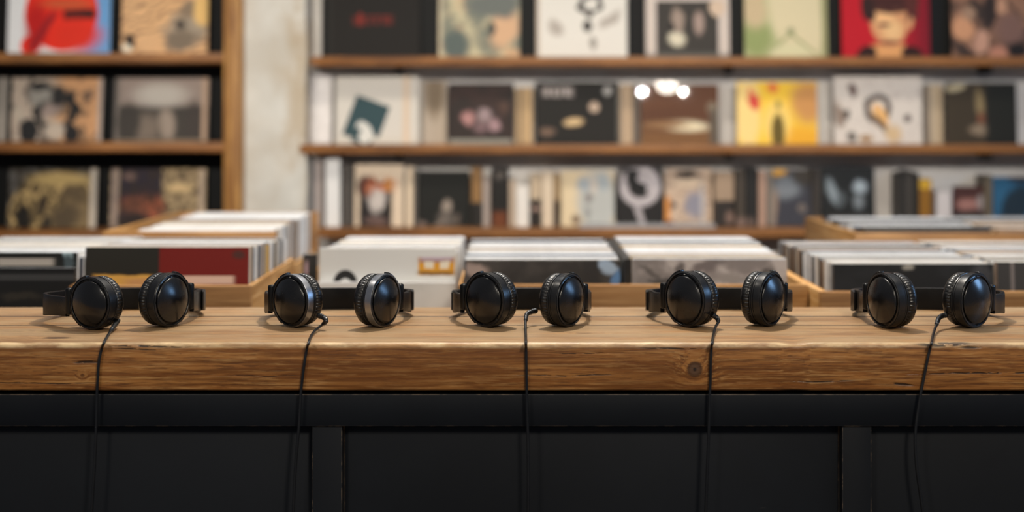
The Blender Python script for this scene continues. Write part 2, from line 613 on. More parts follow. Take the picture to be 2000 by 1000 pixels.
def pier():
    bm = bmesh.new()
    x0, x1, y0, y1 = -0.935, -0.676, 4.37, 4.54
    NX, NZ = 14, 150
    front = []
    for j in range(NZ + 1):
        z = 3.3 * j / NZ
        row = []
        for i in range(NX + 1):
            x = x0 + (x1 - x0) * i / NX
            d = mnoise.noise(Vector((x * 9, 3, z * 9))) * 0.006
            ex = 0.0
            if i == NX: ex = mnoise.noise(Vector((7, 1, z * 7))) * 0.006
            row.append(bm.verts.new((x + ex, y0 + d, z)))
        front.append(row)
    for j in range(NZ):
        for i in range(NX):
            bm.faces.new((front[j][i], front[j][i + 1], front[j + 1][i + 1], front[j + 1][i]))
    for i, x in ((0, x0), (NX, x1)):
        back = [bm.verts.new((x, y1, 3.3 * j / NZ)) for j in range(NZ + 1)]
        for j in range(NZ):
            bm.faces.new((front[j][i], back[j], back[j + 1], front[j + 1][i]))
    return structure(sharp(obj('wall_middle', bm, M_PIER)))


pier()

# ------------------------------------------------------------------ counter
YF = 1.844
def counter():
    root = empty('shop_counter', (0, 2.0, 0), 'long counter with a thick worn timber top on a black steel frame', 'counter')
    off = (0, 2.0, 0)
    bm = bmesh.new()
    segs = 620
    xs = [-1.15 + 2.3 * i / segs for i in range(segs + 1)]
    zt, zb = 0.95, Z(763, YF)

    def plank(y0, y1, front):
        r = 0.0070 if front else 0.0010
        prof = []
        n = 6
        for i in range(n + 1):                                    # front top corner
            a = math.pi / 2 * i / n
            prof.append((y0 + r - r * math.cos(a), zt - r + r * math.sin(a), 1 if front else 0))
        r2 = 0.0010
        for i in range(4):
            a = math.pi / 2 * i / 3
            prof.append((y1 - r2 + r2 * math.sin(a), zt - r2 + r2 * math.cos(a), 0))
        prof.append((y1, zb, 0))
        for i in range(4):
            a = math.pi / 2 * i / 3
            prof.append((y0 + 0.003 - 0.003 * math.sin(a), zb + 0.003 - 0.003 * math.cos(a), 0.35 if front else 0))
        rings = []
        for x in xs:
            ring = []
            for (y, z, k) in prof:
                dy = dz = 0.0
                if k:
                    nz = mnoise.noise(Vector((x * 26, y * 10, 0.3))) * 0.5 + mnoise.noise(Vector((x * 90, 2.0, z * 60))) * 0.35
                    chip = max(0.0, mnoise.noise(Vector((x * 14, 8.0, 1.0))) - 0.33)
                    dy = max(-0.0003, (nz * 0.0011 + chip * 0.006)) * k
                    dz = -max(-0.0002, (nz * 0.0009 + chip * 0.005)) * k * (1 if z > 0.9 else -1)
                ring.append(bm.verts.new((x, y + dy, z + dz)))
            rings.append(ring)
        m = len(prof)
        for a, b in zip(rings[:-1], rings[1:]):
            for i in range(m):
                j = (i + 1) % m
                bm.faces.new((a[i], a[j], b[j], b[i]))
        bm.faces.new(rings[0]); bm.faces.new(list(reversed(rings[-1])))
    plank(YF, 2.0060, True)
    plank(2.0100, 2.0960, False)
    plank(2.1000, 2.203, False)
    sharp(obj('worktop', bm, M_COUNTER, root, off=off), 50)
    yr = 1.850
    zr1, zr0 = Z(770, yr), Z(833, yr)
    # top plate under the planks leaves the dark shadow gap
    box_obj('frame_plate', -1.13, 1.13, 1.872, 2.19, zr1 - 0.002, zb + 0.0005, M_STEEL, root, 0, off=off)
    rail = box_obj('frame_rail', -1.13, 1.13, yr, yr + 0.03, zr0, zr1, M_STEEL, root, 0.0008, off=off)
    box_obj('frame_rail', -1.13, 1.13, 2.16, 2.19, zr0, zr1 - 0.003, M_STEEL, root, 0.0012, off=off)
    yp = 1.853
    for (a, b) in ((X(610, yp), X(668, yp)), (X(1645, yp), X(1702, yp)), (X(610, yp) - 0.737, X(668, yp) - 0.737)):
        box_obj('frame_post', a, b, yp, yp + 0.03, 0.0, zr0 - 0.0008, M_STEEL, root, 0.0008, off=off)
        box_obj('frame_post', a, b, 2.15, 2.18, 0.0, zr0 - 0.0008, M_STEEL, root, 0.0008, off=off)
    edges = [-1.13, X(610, yp), X(668, yp), X(1645, yp), X(1702, yp), 1.13]
    for a, b in ((edges[0], edges[1]), (edges[2], edges[3]), (edges[4], edges[5])):
        box_obj('front_panel', a + 0.0015, b - 0.0015, 1.868, 1.874, 0.05, zr0 - 0.0005, M_STEEL, root, 0.0008, off=off)
    return root


counter()

# ------------------------------------------------------------------ headphones
def sat(name, col, rough, coat=0.0, spec=0.5, metal=0.0, aniso=None):
    t = NT(name)
    co = t.coords()
    n = t.noise(co, 55, 4)
    sm = t.mapr(t.noise(co, 22, 5, 0.65), 0.35, 0.75, rough * 0.85, rough * 1.35)
    t.set(Base_Color=L4(col), Roughness=sm, Coat_Weight=coat, Coat_Roughness=0.12, Specular_IOR_Level=spec, Metallic=metal)
    t.bump(t.noise(co, 900, 2), 0.05, 0.0002)
    # dust specks
    d = t.mapr(t.noise(co, 420, 1), 0.80, 0.84, 0, 0.5)
    t.link(t.mix(d, L4(col), L4('#6b6d70')), t.b.inputs['Base Color'])
    return t.m


M_CAP = sat('satin_black_cap', '#0f0f10', 0.24, 0.0, 0.50)
M_HOUSE = sat('matt_black_plastic', '#131416', 0.32, 0.0, 0.45)
M_HOUSE_D = sat('dark_groove_plastic', '#0b0b0c', 0.30, 0.3, 0.5)
M_SILVER = sat('brushed_silver', '#9b9da2', 0.34, 0, 0.5, metal=1.0)
M_YOKE = sat('black_yoke_plastic', '#0c0d0e', 0.30, 0.0, 0.28)
M_BAND = sat('black_headband_vinyl', '#0b0b0c', 0.42, 0.0, 0.18)
M_CABLE = sat('black_cable_rubber', '#111214', 0.35, 0.1, 0.5)


def leather():
    t = NT('black_leatherette')
    co = t.coords()
    v = t.new('ShaderNodeTexVoronoi'); v.inputs['Scale'].default_value = 700
    t.link(co, v.inputs['Vector'])
    t.set(Base_Color=L4('#0d0d0e'), Roughness=0.34, Specular_IOR_Level=0.5)
    t.bump(v.outputs[0], 0.15, 0.0002)
    return t.m


M_PAD = leather()
UP = Vector((0, 0, 1))


def lathe(C, n, t, prof, seg=96, jig=None, closed=False):
    """prof: list of (radius, axial)."""
    bm = bmesh.new()
    rows = []
    for (r, a) in prof:
        row = []
        for i in range(seg):
            ph = 2 * math.pi * i / seg
            rr, aa = (r, a) if jig is None else jig(r, a, ph, i)
            row.append(bm.verts.new(C + n * aa + (t * math.cos(ph) + UP * math.sin(ph)) * rr))
        rows.append(row)
    for A, B in zip(rows[:-1], rows[1:]):
        for i in range(seg):
            j = (i + 1) % seg
            bm.faces.new((A[i], A[j], B[j], B[i]))
    if closed:
        A, B = rows[-1], rows[0]
        for i in range(seg):
            j = (i + 1) % seg
            bm.faces.new((A[i], A[j], B[j], B[i]))
    else:
        bm.faces.new(rows[0]); bm.faces.new(list(reversed(rows[-1])))
    return bm


def catmull(pts, n=10):
    P = [Vector(p) for p in pts]
    P = [P[0] * 2 - P[1]] + P + [P[-1] * 2 - P[-2]]
    out = []
    for i in range(1, len(P) - 2):
        for k in range(n):
            s = k / n
            a, b, c, d = P[i - 1], P[i], P[i + 1], P[i + 2]
            out.append(0.5 * ((2 * b) + (c - a) * s + (2 * a - 5 * b + 4 * c - d) * s * s + (3 * b - a - 3 * c + d) * s ** 3))
    out.append(P[-2].copy())
    return out


def tube(path, rad, seg=14, cap=True):
    bm = bmesh.new()
    rows = []
    prev = None
    for i, p in enumerate(path):
        a = path[max(i - 1, 0)]; b = path[min(i + 1, len(path) - 1)]
        tg = (b - a).normalized()
        if prev is None:
            u = tg.cross(Vector((0.3, 0.9, 0.2))).normalized()
        else:
            u = (prev - tg * prev.dot(tg)).normalized()
        prev = u
        v = tg.cross(u)
        r = rad(i / (len(path) - 1)) if callable(rad) else rad
        rows.append([bm.verts.new(p + (u * math.cos(2 * math.pi * k / seg) + v * math.sin(2 * math.pi * k / seg)) * r) for k in range(seg)])
    for A, B in zip(rows[:-1], rows[1:]):
        for i in range(seg):
            j = (i + 1) % seg
            bm.faces.new((A[i], A[j], B[j], B[i]))
    if cap:
        bm.faces.new(rows[0]); bm.faces.new(list(reversed(rows[-1])))
    return bm


def rbox_frame(bm, c, ax, ay, az, hx, hy, hz, bev):
    """rounded box along three axes"""
    vs = add_box(bm, -hx, hx, -hy, hy, -hz, hz, 0)
    es = list({e for v in vs for e in v.link_edges})
    r = bmesh.ops.bevel(bm, geom=es, offset=bev, segments=3, affect='EDGES', profile=0.5)
    seen = set()
    stack = [v for v in r['verts'] if v.is_valid]
    allv = set(stack)
    for v in allv:
        co = v.co.copy()
        v.co = c + ax * co.x + ay * co.y + az * co.z


TBL = 0.95


def make_cup(root, off, side, edge_px, theta, bottom_px, R, silver, silver_yoke, seed):
    """side -1 left cup, +1 right cup. theta: how far the outer face turns away from the viewer."""
    phi = math.atan((1000 - edge_px + side * 0 + 30 * side) / F)
    th = math.radians(theta) + side * phi          # theta is measured from the line of sight
    n = Vector((side * math.sin(th), -math.cos(th), 0))          # outward
    t = Vector((side * math.cos(th), math.sin(th), 0))           # towards the yoke, outer and back
    k = R / 0.040
    Yc = (CZ - TBL) * F / (bottom_px - HY)
    Ppx = edge_px + side * (R * math.cos(math.radians(theta)) * F / Yc)
    Yp = Yc + math.cos(th) * 0.027 * k
    P = Vector((X(Ppx, Yp), Yp, TBL + 0.0402 * k + 0.0004))
    P = P - off
    rnd = random.Random(seed)
    mh = M_SILVER if silver else M_HOUSE
    S = lambda prof: [(r * k, a * k) for r, a in prof]
    # housing
    prof = S([(0.0300, 0.0195), (0.0384, 0.0195), (0.0387, 0.0200), (0.0387, 0.0222), (0.0370, 0.0226), (0.0370, 0.0340),
              (0.0388, 0.0344), (0.0390, 0.0350), (0.0384, 0.0356), (0.0374, 0.0358), (0.0370, 0.0354), (0.0366, 0.0330), (0.0300, 0.0325)])
    house = sharp(obj('ear_cup', lathe(P, n, t, prof, 128), M_HOUSE, root), 28)
    # flat rim band
    rim = sharp(obj('rim_band', lathe(P, n, t, S([(0.0371, 0.0232), (0.0394, 0.0232), (0.0400, 0.0237), (0.0402, 0.0290), (0.0400, 0.0339), (0.0395, 0.0343), (0.0371, 0.0343)]), 128, closed=True),
                    mh, house), 25)
    if silver: rim['label'] = 'brushed silver rim band'
    # ring between rim and pad
    sharp(obj('pad_ring', lathe(P, n, t, S([(0.0374, 0.0168), (0.0390, 0.0170), (0.0395, 0.0177), (0.0394, 0.0189), (0.0387, 0.0194), (0.0374, 0.0194)]), 128, closed=True),
              M_HOUSE, house), 40)
    # groove ring with small slots
    def slots(r, a, ph, i):
        if r > 0.0345 * k and a > 0.0335 * k and (i % 16) in (0, 1):
            a -= 0.0012
        return r, a
    sharp(obj('vent_ring', lathe(P, n, t, S([(0.0325, 0.0315), (0.0365, 0.0322), (0.0364, 0.0340), (0.0352, 0.0344), (0.0346, 0.0336), (0.0326, 0.0334)]), 128, slots, closed=True),
              M_HOUSE_D, house), 30)
    # domed cap
    dome = [(0.0322, 0.0320), (0.0335, 0.0326), (0.0338, 0.0352), (0.0337, 0.0362), (0.0331, 0.0370), (0.0320, 0.0377)]
    for i in range(1, 14):
        f = i / 14
        dome.append((0.0320 * (1 - f), 0.0377 + 0.0088 * (1 - (1 - f) ** 1.8)))
    dome.append((0.0003, 0.0465))
    sharp(obj('ear_cup_cap', lathe(P, n, t, S(dome), 128), M_CAP, house), 40)
    # pleated ear pad
    pl = []
    N = 46
    offs = [rnd.uniform(-0.25, 0.25) for _ in range(N)]
    amps = [rnd.uniform(0.4, 1.0) for _ in range(N)]

    def pleat(r, a, ph, i):
        f = ph / (2 * math.pi) * N
        j = int(f) % N
        x = (f - int(f)) + offs[j] * 0.6
        d = abs(x - 0.5) * 2
        fold = max(0.0, 1 - (d / 0.42) ** 2) * amps[j]
        w = max(0.0, min(1.0, (a - 0.0035 * k) / (0.010 * k)))        # deepest near the seam
        w = w * w
        if r < 0.030 * k: w = 0
        return r - fold * 0.0014 * w * k + mnoise.noise(Vector((ph * 6, a * 300, seed))) * 0.0004, a
    pad = []
    for i in range(15):                                                # outer bulge
        a = math.pi * (i / 14) - math.pi / 2
        pad.append((0.0305 + 0.0088 * max(0.0, math.cos(a)) ** 0.75, 0.0088 + 0.0088 * math.sin(a)))
    pad = [(0.0215, 0.0060), (0.0225, 0.0018), (0.0260, 0.0002)] + pad[1:] + [(0.030, 0.0180), (0.0215, 0.0180)]
    po = obj('ear_pad', lathe(P, n, t, S(pad), 368, pleat, closed=True), M_PAD, house, smooth=True)
    # baffle cloth closing the cup behind the pad
    sharp(obj('baffle', lathe(P, n, t, S([(0.0005, 0.0100), (0.0216, 0.0100), (0.0216, 0.0178), (0.0005, 0.0178)]), 64), M_HOUSE_D, house))
    # yoke: a C round the cup rim
    my = M_SILVER if silver_yoke else M_YOKE
    bm = bmesh.new()
    segs = 48
    rows = []
    A0 = math.radians(88)
    for i in range(segs + 1):
        ph = -0.66 * A0 + 1.50 * A0 * i / segs
        e = abs(ph) / A0
        wide = 0.0058 - 0.0024 * e                    # half width along the axis
        thk = 0.0030 - 0.0010 * e + (0.0012 if e < 0.42 else 0)
        rin = R + 0.0009
        d = t * math.cos(ph) + UP * math.sin(ph)
        ac = 0.0285 * k
        sec = []
        for (u, v) in ((-1, 0.0), (-0.85, 0.85), (-0.6, 1.0), (0.6, 1.0), (0.85, 0.85), (1, 0.0)):
            sec.append(bm.verts.new(P + n * (ac + wide * u) + d * (rin + thk * v)))
        rows.append(sec)
    for Aa, B in zip(rows[:-1], rows[1:]):
        m = len(Aa)
        for i in range(m):
            j = (i + 1) % m
            bm.faces.new((Aa[i], Aa[j], B[j], B[i]))
    bm.faces.new(rows[0]); bm.faces.new(list(reversed(rows[-1])))
    yoke = sharp(obj('yoke', bm, my, root), 40)
    if silver_yoke: yoke['label'] = 'brushed silver yoke'
    # pivots at both yoke ends
    for sgn in (1, -1):
        if sgn < 0 : continue
        ph = A0 * 0.81 * sgn
        d = t * math.cos(ph) + UP * math.sin(ph)
        e2 = d.cross(n)
        bmp = bmesh.new()
        rbox_frame(bmp, P + n * 0.0285 * k + d * (R + 0.0012), n, e2, d, 0.0042, 0.0032, 0.0016, 0.0010)
        sharp(obj('pivot', bmp, M_HOUSE_D, yoke))
    # hinge block between yoke and slider
    bmh = bmesh.new()
    hc = P + n * 0.0285 * k + t * (R + 0.0072)
    rbox_frame(bmh, hc, n, t, UP, 0.0060, 0.0052, 0.0200, 0.0032)
    sharp(obj('hinge', bmh, M_YOKE, yoke), 40)
    scr = Vector(hc) - n * 0
    return P, n, t, hc


def sweep_band(path, half_h, thick, name, mat, parent, inset=0.0, side_off=0.0, bevel=0.0012):
    bm = bmesh.new()
    rows = []
    N = len(path)
    for i, p in enumerate(path):
        a = path[max(i - 1, 0)]; b = path[min(i + 1, N - 1)]
        tg = (b - a); tg.z = 0; tg.normalize()
        nn = Vector((tg.y, -tg.x, 0))                   # outward (left to right path: towards the camera side is inward)
        hh = half_h(i / (N - 1)); tk = thick(i / (N - 1))
        c = p - nn * side_off
        sec = []
        bv = min(bevel, tk * 0.48)
        for (u, v) in ((-1, -1), (1, -1), (1, 1), (-1, 1)):
            for q in range(4):
                ang = {(-1, -1): math.pi, (1, -1): 1.5 * math.pi, (1, 1): 0, (-1, 1): 0.5 * math.pi}[(u, v)] + math.pi / 2 * q / 3
                sec.append(bm.verts.new(c + nn * (u * (tk - bv) + bv * math.cos(ang)) + UP * (v * (hh - bv) + bv * math.sin(ang))))
        rows.append(sec)
    for A, B in zip(rows[:-1], rows[1:]):
        m = len(A)
        for i in range(m):
            j = (i + 1) % m
            bm.faces.new((A[i], A[j], B[j], B[i]))
    bm.faces.new(rows[0]); bm.faces.new(list(reversed(rows[-1])))
    return sharp(obj(name, bm, mat, parent), 45)


def smooth01(x):
    x = max(0.0, min(1.0, x))
    return x * x * (3 - 2 * x)


def headphones(label, cx_px, band_px, left, right, silver=False, cable=None, seed=1, band_loop=0.0):
    cx = X(cx_px, 2.03)
    off = Vector((cx, 2.03, TBL))
    root = empty('headphones', off, label, 'headphones', 'headphones set out in a row along the counter')
    Pl, nl, tl, hl = make_cup(root, off, -1, *left, silver, False, seed)
    Pr, nr, tr, hr = make_cup(root, off, 1, *right, silver, silver, seed + 50)
    Ye = 2.075
    xl = X(band_px[0], Ye) - cx + 0.0035
    xr = X(band_px[1], Ye) - cx - 0.0035
    zE, zB = 0.0300, 0.0180
    yb = 2.178 - 2.03
    sl = hl + tl * 0.004; sl.z = 0.031
    sr = hr + tr * 0.004; sr.z = 0.031

    def zc(y, ys):
        f = max(0.0, min(1.0, (y - ys) / (yb - ys)))
        return 0.031 * (1 - f) + zB * f
    pts = [sl]
    yl, yr = sl.y, sr.y
    for fx, fy in ((1.0, 0.26), (0.97, 0.50), (0.83, 0.75), (0.58, 0.92), (0.30, 0.985)):
        y = yl + (yb - yl) * fy
        pts.append(Vector((xl * fx, y, zc(y, yl))))
    pts.append(Vector(((xl + xr) / 2, yb, zB)))
    for fx, fy in reversed(((1.0, 0.26), (0.97, 0.50), (0.83, 0.75), (0.58, 0.92), (0.30, 0.985))):
        y = yr + (yb - yr) * fy
        pts.append(Vector((xr * fx, y, zc(y, yr))))
    pts.append(sr)
    path = catmull(pts, 9)
    hh = lambda s: 0.0138 + 0.0036 * smooth01(min(s, 1 - s) / 0.12)
    band = sweep_band(path, hh, lambda s: 0.0019 + 0.0012 * smooth01(min(s, 1 - s) / 0.10), 'headband', M_BAND, root)
    n = len(path)
    inner = path[int(n * 0.13):int(n * 0.87)]
    sweep_band(inner, lambda s: 0.0168 * (0.80 + 0.20 * smooth01(min(s, 1 - s) / 0.05)),
               lambda s: 0.0012 + 0.0026 * smooth01(min(s, 1 - s) / 0.06), 'headband_pad', M_PAD, band, side_off=0.0060, bevel=0.0026)
    # slider caps at both ends of the band
    for seq in (path[:int(n * 0.085)], path[-int(n * 0.085):]):
        sweep_band(seq, lambda s: 0.0146, lambda s: 0.0036, 'slider', M_YOKE, root, bevel=0.0014)
    # cable
    cside, plug, pts_px, elbow = cable
    P3 = []
    for (px, py, Yv, zh) in pts_px:
        if zh is not None:        # lies at a height above the table top
            Yv = (CZ - TBL - zh) * F / (py - HY)
            P3.append(Vector((X(px, Yv), Yv, TBL + zh)) - off)
        else:
            P3.append(Vector((X(px, Yv), Yv, Z(py, Yv))) - off)
    cp = catmull(P3, 12)
    cab = obj('cable', tube(cp, 0.0020, 14), M_CABLE, root, smooth=True)
    relief = catmull(P3[:elbow], 8)
    obj('strain_relief', tube(relief, lambda s: 0.0040 - 0.0012 * s + (0.0004 if int(s * 14) % 2 else 0), 16), M_CABLE, cab, smooth=True)
    return root


YH = 1.8395
def cable_pts(start, hang):
    """start: (px, py, z over table) points on the table; hang: (px, py) down the counter front"""
    out = [(a, b, None, c) for a, b, c in start]
    (xa, ya, _), (xb, yb) = start[-1], hang[0]
    out.append((xa + (xb - xa) * 0.55, 669.5, None, 0.0028))
    out += [(a, b, YH, None) for a, b in hang]
    return out


headphones('black headphones, leftmost of the row, beside the long dark knot in the counter top',
           244.5, (101, 388), (246, 42, 643.5, 0.0388), (265.6, 47, 638, 0.0400), cable=(
               'L', None, cable_pts([(230, 626, .0115), (225, 634, .0085), (217, 645, .0045), (208, 660, .0025)],
                                    [(199, 680), (193.5, 705), (191, 740), (189.5, 770), (188, 830), (185, 900), (181.5, 960), (177, 1030), (170, 1110)]), 3), seed=11)
headphones('black headphones with brushed silver rims round both ear cups',
           661.5, (520, 803), (636, 46, 639, 0.0395), (686, 54, 638.5, 0.0395), silver=True, cable=(
               'L', None, cable_pts([(622, 616, .0200), (632, 620, .0180), (637, 627, .0140), (631, 633, .0085), (615, 646, .0040), (607, 658, .0025)],
                                    [(599.5, 680), (594.5, 710), (590, 745), (587, 775), (584, 830), (578, 900), (574.5, 960), (572, 1030), (570, 1110)]), 4), seed=23)
headphones('black headphones with a cable leaving the right ear cup and dropping straight between its cups',
           1019, (885, 1153), (1017, 41, 638.5, 0.0405), (1048, 55, 638, 0.0395), cable=(
               'R', None, cable_pts([(1047, 607, .0215), (1038, 609, .0210), (1029, 614, .0185), (1026.5, 626, .0120), (1026.5, 645, .0040), (1027, 660, .0025)],
                                    [(1027.5, 680), (1028, 710), (1028.5, 745), (1029, 775), (1031, 850), (1032, 930), (1031.5, 1010), (1031, 1110)]), 4), seed=37)
headphones('black headphones behind the round knot in the counter front, with the largest left ear cup',
           1408, (1268, 1548), (1410, 42, 638.5, 0.0415), (1441.6, 60, 636.5, 0.0405), cable=(
               'L', None, cable_pts([(1392, 615, .0210), (1400, 621, .0165), (1403.5, 628, .0120), (1398, 638, .0070), (1393, 657, .0025)],
                                    [(1389.5, 680), (1388, 710), (1387.5, 745), (1386, 775), (1384, 850), (1381, 930), (1378, 1010), (1375, 1110)]), 3), seed=53)
headphones('black headphones, rightmost of the row, with a right-angle plug at the right ear cup',
           1814.5, (1675, 1954), (1795.6, 52, 640.5, 0.0408), (1836.4, 55, 640, 0.0405), cable=(
               'R', None, cable_pts([(1848, 615, .0200), (1840, 617, .0190), (1833.5, 622, .0165), (1829, 634, .0100), (1823, 652, .0040)],
                                    [(1817, 678), (1811, 705), (1804, 740), (1797, 775), (1789, 830), (1787.5, 870), (1791, 920), (1798, 970), (1804, 1020), (1808, 1110)]), 4), seed=71)

# ------------------------------------------------------------------ wall shelves, left bookcase
LB_Y = 4.31
def left_case():
    root = empty('wall_bookcase', (-1.4, 4.43, 0), 'wooden wall bookcase with a black back, left of the white plaster pier', 'bookcase')
    off = (-1.4, 4.43, 0)
    xr0, xr1 = X(437, LB_Y), X(470, LB_Y)
    box_obj('side_panel', xr0, xr1 - 0.001, LB_Y - 0.004, 4.537, 0, 2.1, M_POST, root, 0.002, off=off)
    box_obj('side_panel', -2.30, -2.25, LB_Y - 0.004, 4.537, 0, 2.1, M_POST, root, 0.002, off=off)
    box_obj('back_panel', -2.249, xr0 - 0.001, 4.522, 4.537, 0.02, 2.09, M_BLACKPANEL, root, 0, off=off)
    for zt in (0.902, 1.192, 1.482, 1.86, 2.09):
        box_obj('shelf', -2.249, xr0 - 0.0005, LB_Y, 4.521, zt - 0.031, zt, M_SHELF, root, 0.002, off=off)
    box_obj('base_panel', -2.249, xr0 - 0.0005, LB_Y + 0.01, LB_Y + 0.03, 0.0, 0.86, M_BLACKPANEL, root, 0, off=off)
    return root


left_case()
SH_Y = 4.36
SZ = (1.470, 1.183, 0.908)
for zt, xl, lab in ((SZ[0], -0.660, 'long wooden wall shelf, highest in view, right of the plaster pier'),
                    (SZ[1], -0.660, 'long wooden wall shelf in the middle, right of the plaster pier'),
                    (SZ[2], -0.640, 'long wooden wall shelf, lowest in view, behind the record bins')):
    root = empty('wall_shelf', (0.8, 4.55, zt), lab, 'shelf', 'long wall shelves')
    off = (0.8, 4.55, zt)
    box_obj('shelf_board', xl, 2.3, SH_Y + 0.016, 4.539, zt - 0.024, zt, M_SHELF, root, 0.001, off=off)
    x0 = xl - 0.034 if zt == SZ[1] else xl
    box_obj('front_edging', x0, 2.3, SH_Y - 0.004, SH_Y + 0.0155, zt - 0.028, zt + 0.002, M_SHELF, root, 0.002, off=off)
    for bx in (X(785, 4.6), X(1412, 4.6), X(1900, 4.6)):
        box_obj('bracket', bx - 0.006, bx + 0.006, 4.43, 4.539, zt - 0.050, zt - 0.0245, M_STEEL, root, 0.001, off=off)
bp = box_obj('backboard', X(628, 4.53), 2.3, 4.530, 4.5395, 1.4705, 2.1, M_BLACKPANEL)
tag(bp, 'black backboard on the wall behind the highest row of covers', 'backboard')

# ------------------------------------------------------------------ display covers
def cover(name, x0, x1, y0, Yb, zb, art, label, group, h=None, lean=8, th=0.006, edge=None, spine=None, plastic=None,
          cat='record', k=1.25, rect=None, yaw=0.0, y1=None, base='#888888', rough=0.35):
    lean = math.radians(lean)
    xa, xb = X(x0, Yb), X(x1, Yb)
    if h is None:
        ztop = Z(y0, Yb)
        h = (ztop - zb) / math.cos(lean)
        for _ in range(3):
            h = (Z(y0, Yb + h * math.sin(lean)) - zb) / math.cos(lean)
    if rect is None:
        yt = HY - (zb + h * math.cos(lean) - CZ) * F / (Yb + h * math.sin(lean))
        yb = HY - (zb - CZ) * F / Yb
        rect = (x0, x1, yt, yb)
    m = cover_mat('art_' + name, rect, base, art, k=k, rough=rough) if isinstance(art, list) else art
    o = slab(xa, xb, Yb, zb, h, th, lean, [m, edge or M_PAPER2, spine or edge or M_PAPER2], name, yaw=math.radians(yaw))
    tag(o, label, cat, group)
    if plastic:
        wrap(o, *plastic)
    return o


K1 = 1.35
G1 = 'records faced out on the highest shelf'
r1z = SZ[0] + 0.0005
r1Y = 4.485
W1 = dict(Yb=r1Y, zb=r1z, group=G1, h=0.30, lean=4)
cover('record_cover', 640, 820, 0, art=[
    ('g', 'u', 0.03, 0.06, '#1e1b18'), ('b', 728, 40, 38, 9, 0, '#5c241e', 0.30, 0.03),
    ('b', 703, 38, 4, 12, 0, '#7a2a22', 0.4, 0.0), ('b', 728, 42, 3, 8, 0, '#1e1b18', 0.3, 0.0), ('b', 743, 42, 3, 8, 0, '#1e1b18', 0.3, 0.0),
    ('b', 716, 42, 2, 8, 0, '#1e1b18', 0.3, 0.0)],
    label='black record cover with one line of small red writing', base='#262421', edge=M_BLACKCARD, k=1.0, **W1)
cover('record_cover', 857, 1015, 0, art=[
    ('n', 3.2, '#5d6259', 0.40, 0.60, 0.9, 3.0, (1, 1)), ('n', 6.0, '#b08a68', 0.52, 0.68, 0.8, 9.0, (1, 1)),
    ('e', 890, 90, 26, 34, 10, '#4c5450', 0.6, 0.1), ('e', 985, 55, 26, 40, -20, '#b18f70', 0.6, 0.1), ('e', 960, 58, 8, 14, 0, '#3c3f3c', 0.7, 0.05),
    ('e', 965, 10, 55, 26, 0, '#5b5e59', 0.5, 0.1), ('g', 'u', 0.06, 0.0, '#b5a88e')],
    label='record cover with a mottled grey-green and sand pattern', base='#a59b7e', edge=M_PAPER2, k=K1, **W1)
cover('record_cover', 1048, 1225, 0, art=[
    ('r', 1153, 8, 28, 22, 10, '#3a3835', 0.7, 0.15), ('e', 1147, 52, 9, 11, 0, '#1c1c1a', 0.5, 0.05), ('e', 1151, 28, 7, 10, 20, '#4a4743', 0.5, 0.05),
    ('e', 1159, 85, 7, 12, 5, '#8c857c', 0.6, 0.05), ('e', 1085, 55, 13, 18, 30, '#a39a90', 0.8, 0.1), ('e', 1192, 38, 26, 9, 38, '#a39a90', 0.8, 0.1),
    ('b', 1051, 20, 3, 140, 0, '#b7a898', 0.4, 0)],
    label='white record cover with scattered black ink marks', base='#cfcac0', edge=M_PAPER, k=1.1, **W1)
cover('record_cover', 1262, 1425, 0, art=[
    ('b', 1343, 58, 61, 56, 0, '#33302c', 0.03, 0.01), ('e', 1322, 76, 17, 15, 0, '#b8b09a', 0.7, 0.1), ('e', 1325, 40, 11, 24, 10, '#86766a', 0.7, 0.1),
    ('e', 1366, 46, 10, 22, 0, '#8d7a70', 0.8, 0.05), ('e', 1402, 16, 16, 16, 0, '#b39d88', 0.4, 0.05), ('e', 1312, 54, 8, 8, 0, '#2a2624', 0.6, 0.05),
    ('g', 'v', 0.1, 0.0, '#5b5a55')],
    label='record cover with a dark photograph inside a pale border', base='#b0a49a', edge=M_PAPER2, k=K1, **W1)
cover('record_cover', 1455, 1617, 0, art=[
    ('e', 1560, 30, 54, 90, 18, '#b9ad8c', 0.35, 0.05), ('e', 1478, 75, 30, 36, 0, '#7b8454', 0.7, 0.1), ('e', 1475, 20, 24, 34, 0, '#ab9878', 0.7, 0.1),
    ('b', 1522, 86, 34, 3, 40, '#8a8b64', 0.8, 0.03), ('b', 1566, 84, 32, 3, -38, '#8a8b64', 0.8, 0.03), ('e', 1545, 62, 6, 8, 0, '#77795a', 0.8, 0.02),
    ('e', 1545, 112, 40, 26, 0, '#b6b08c', 0.4, 0.02), ('b', 1612, 40, 7, 120, 0, '#84825e', 0.5, 0.02)],
    label='pale green and beige record cover with a faint peak shape', base='#9a9a72', edge=M_PAPER2, k=K1, **W1)
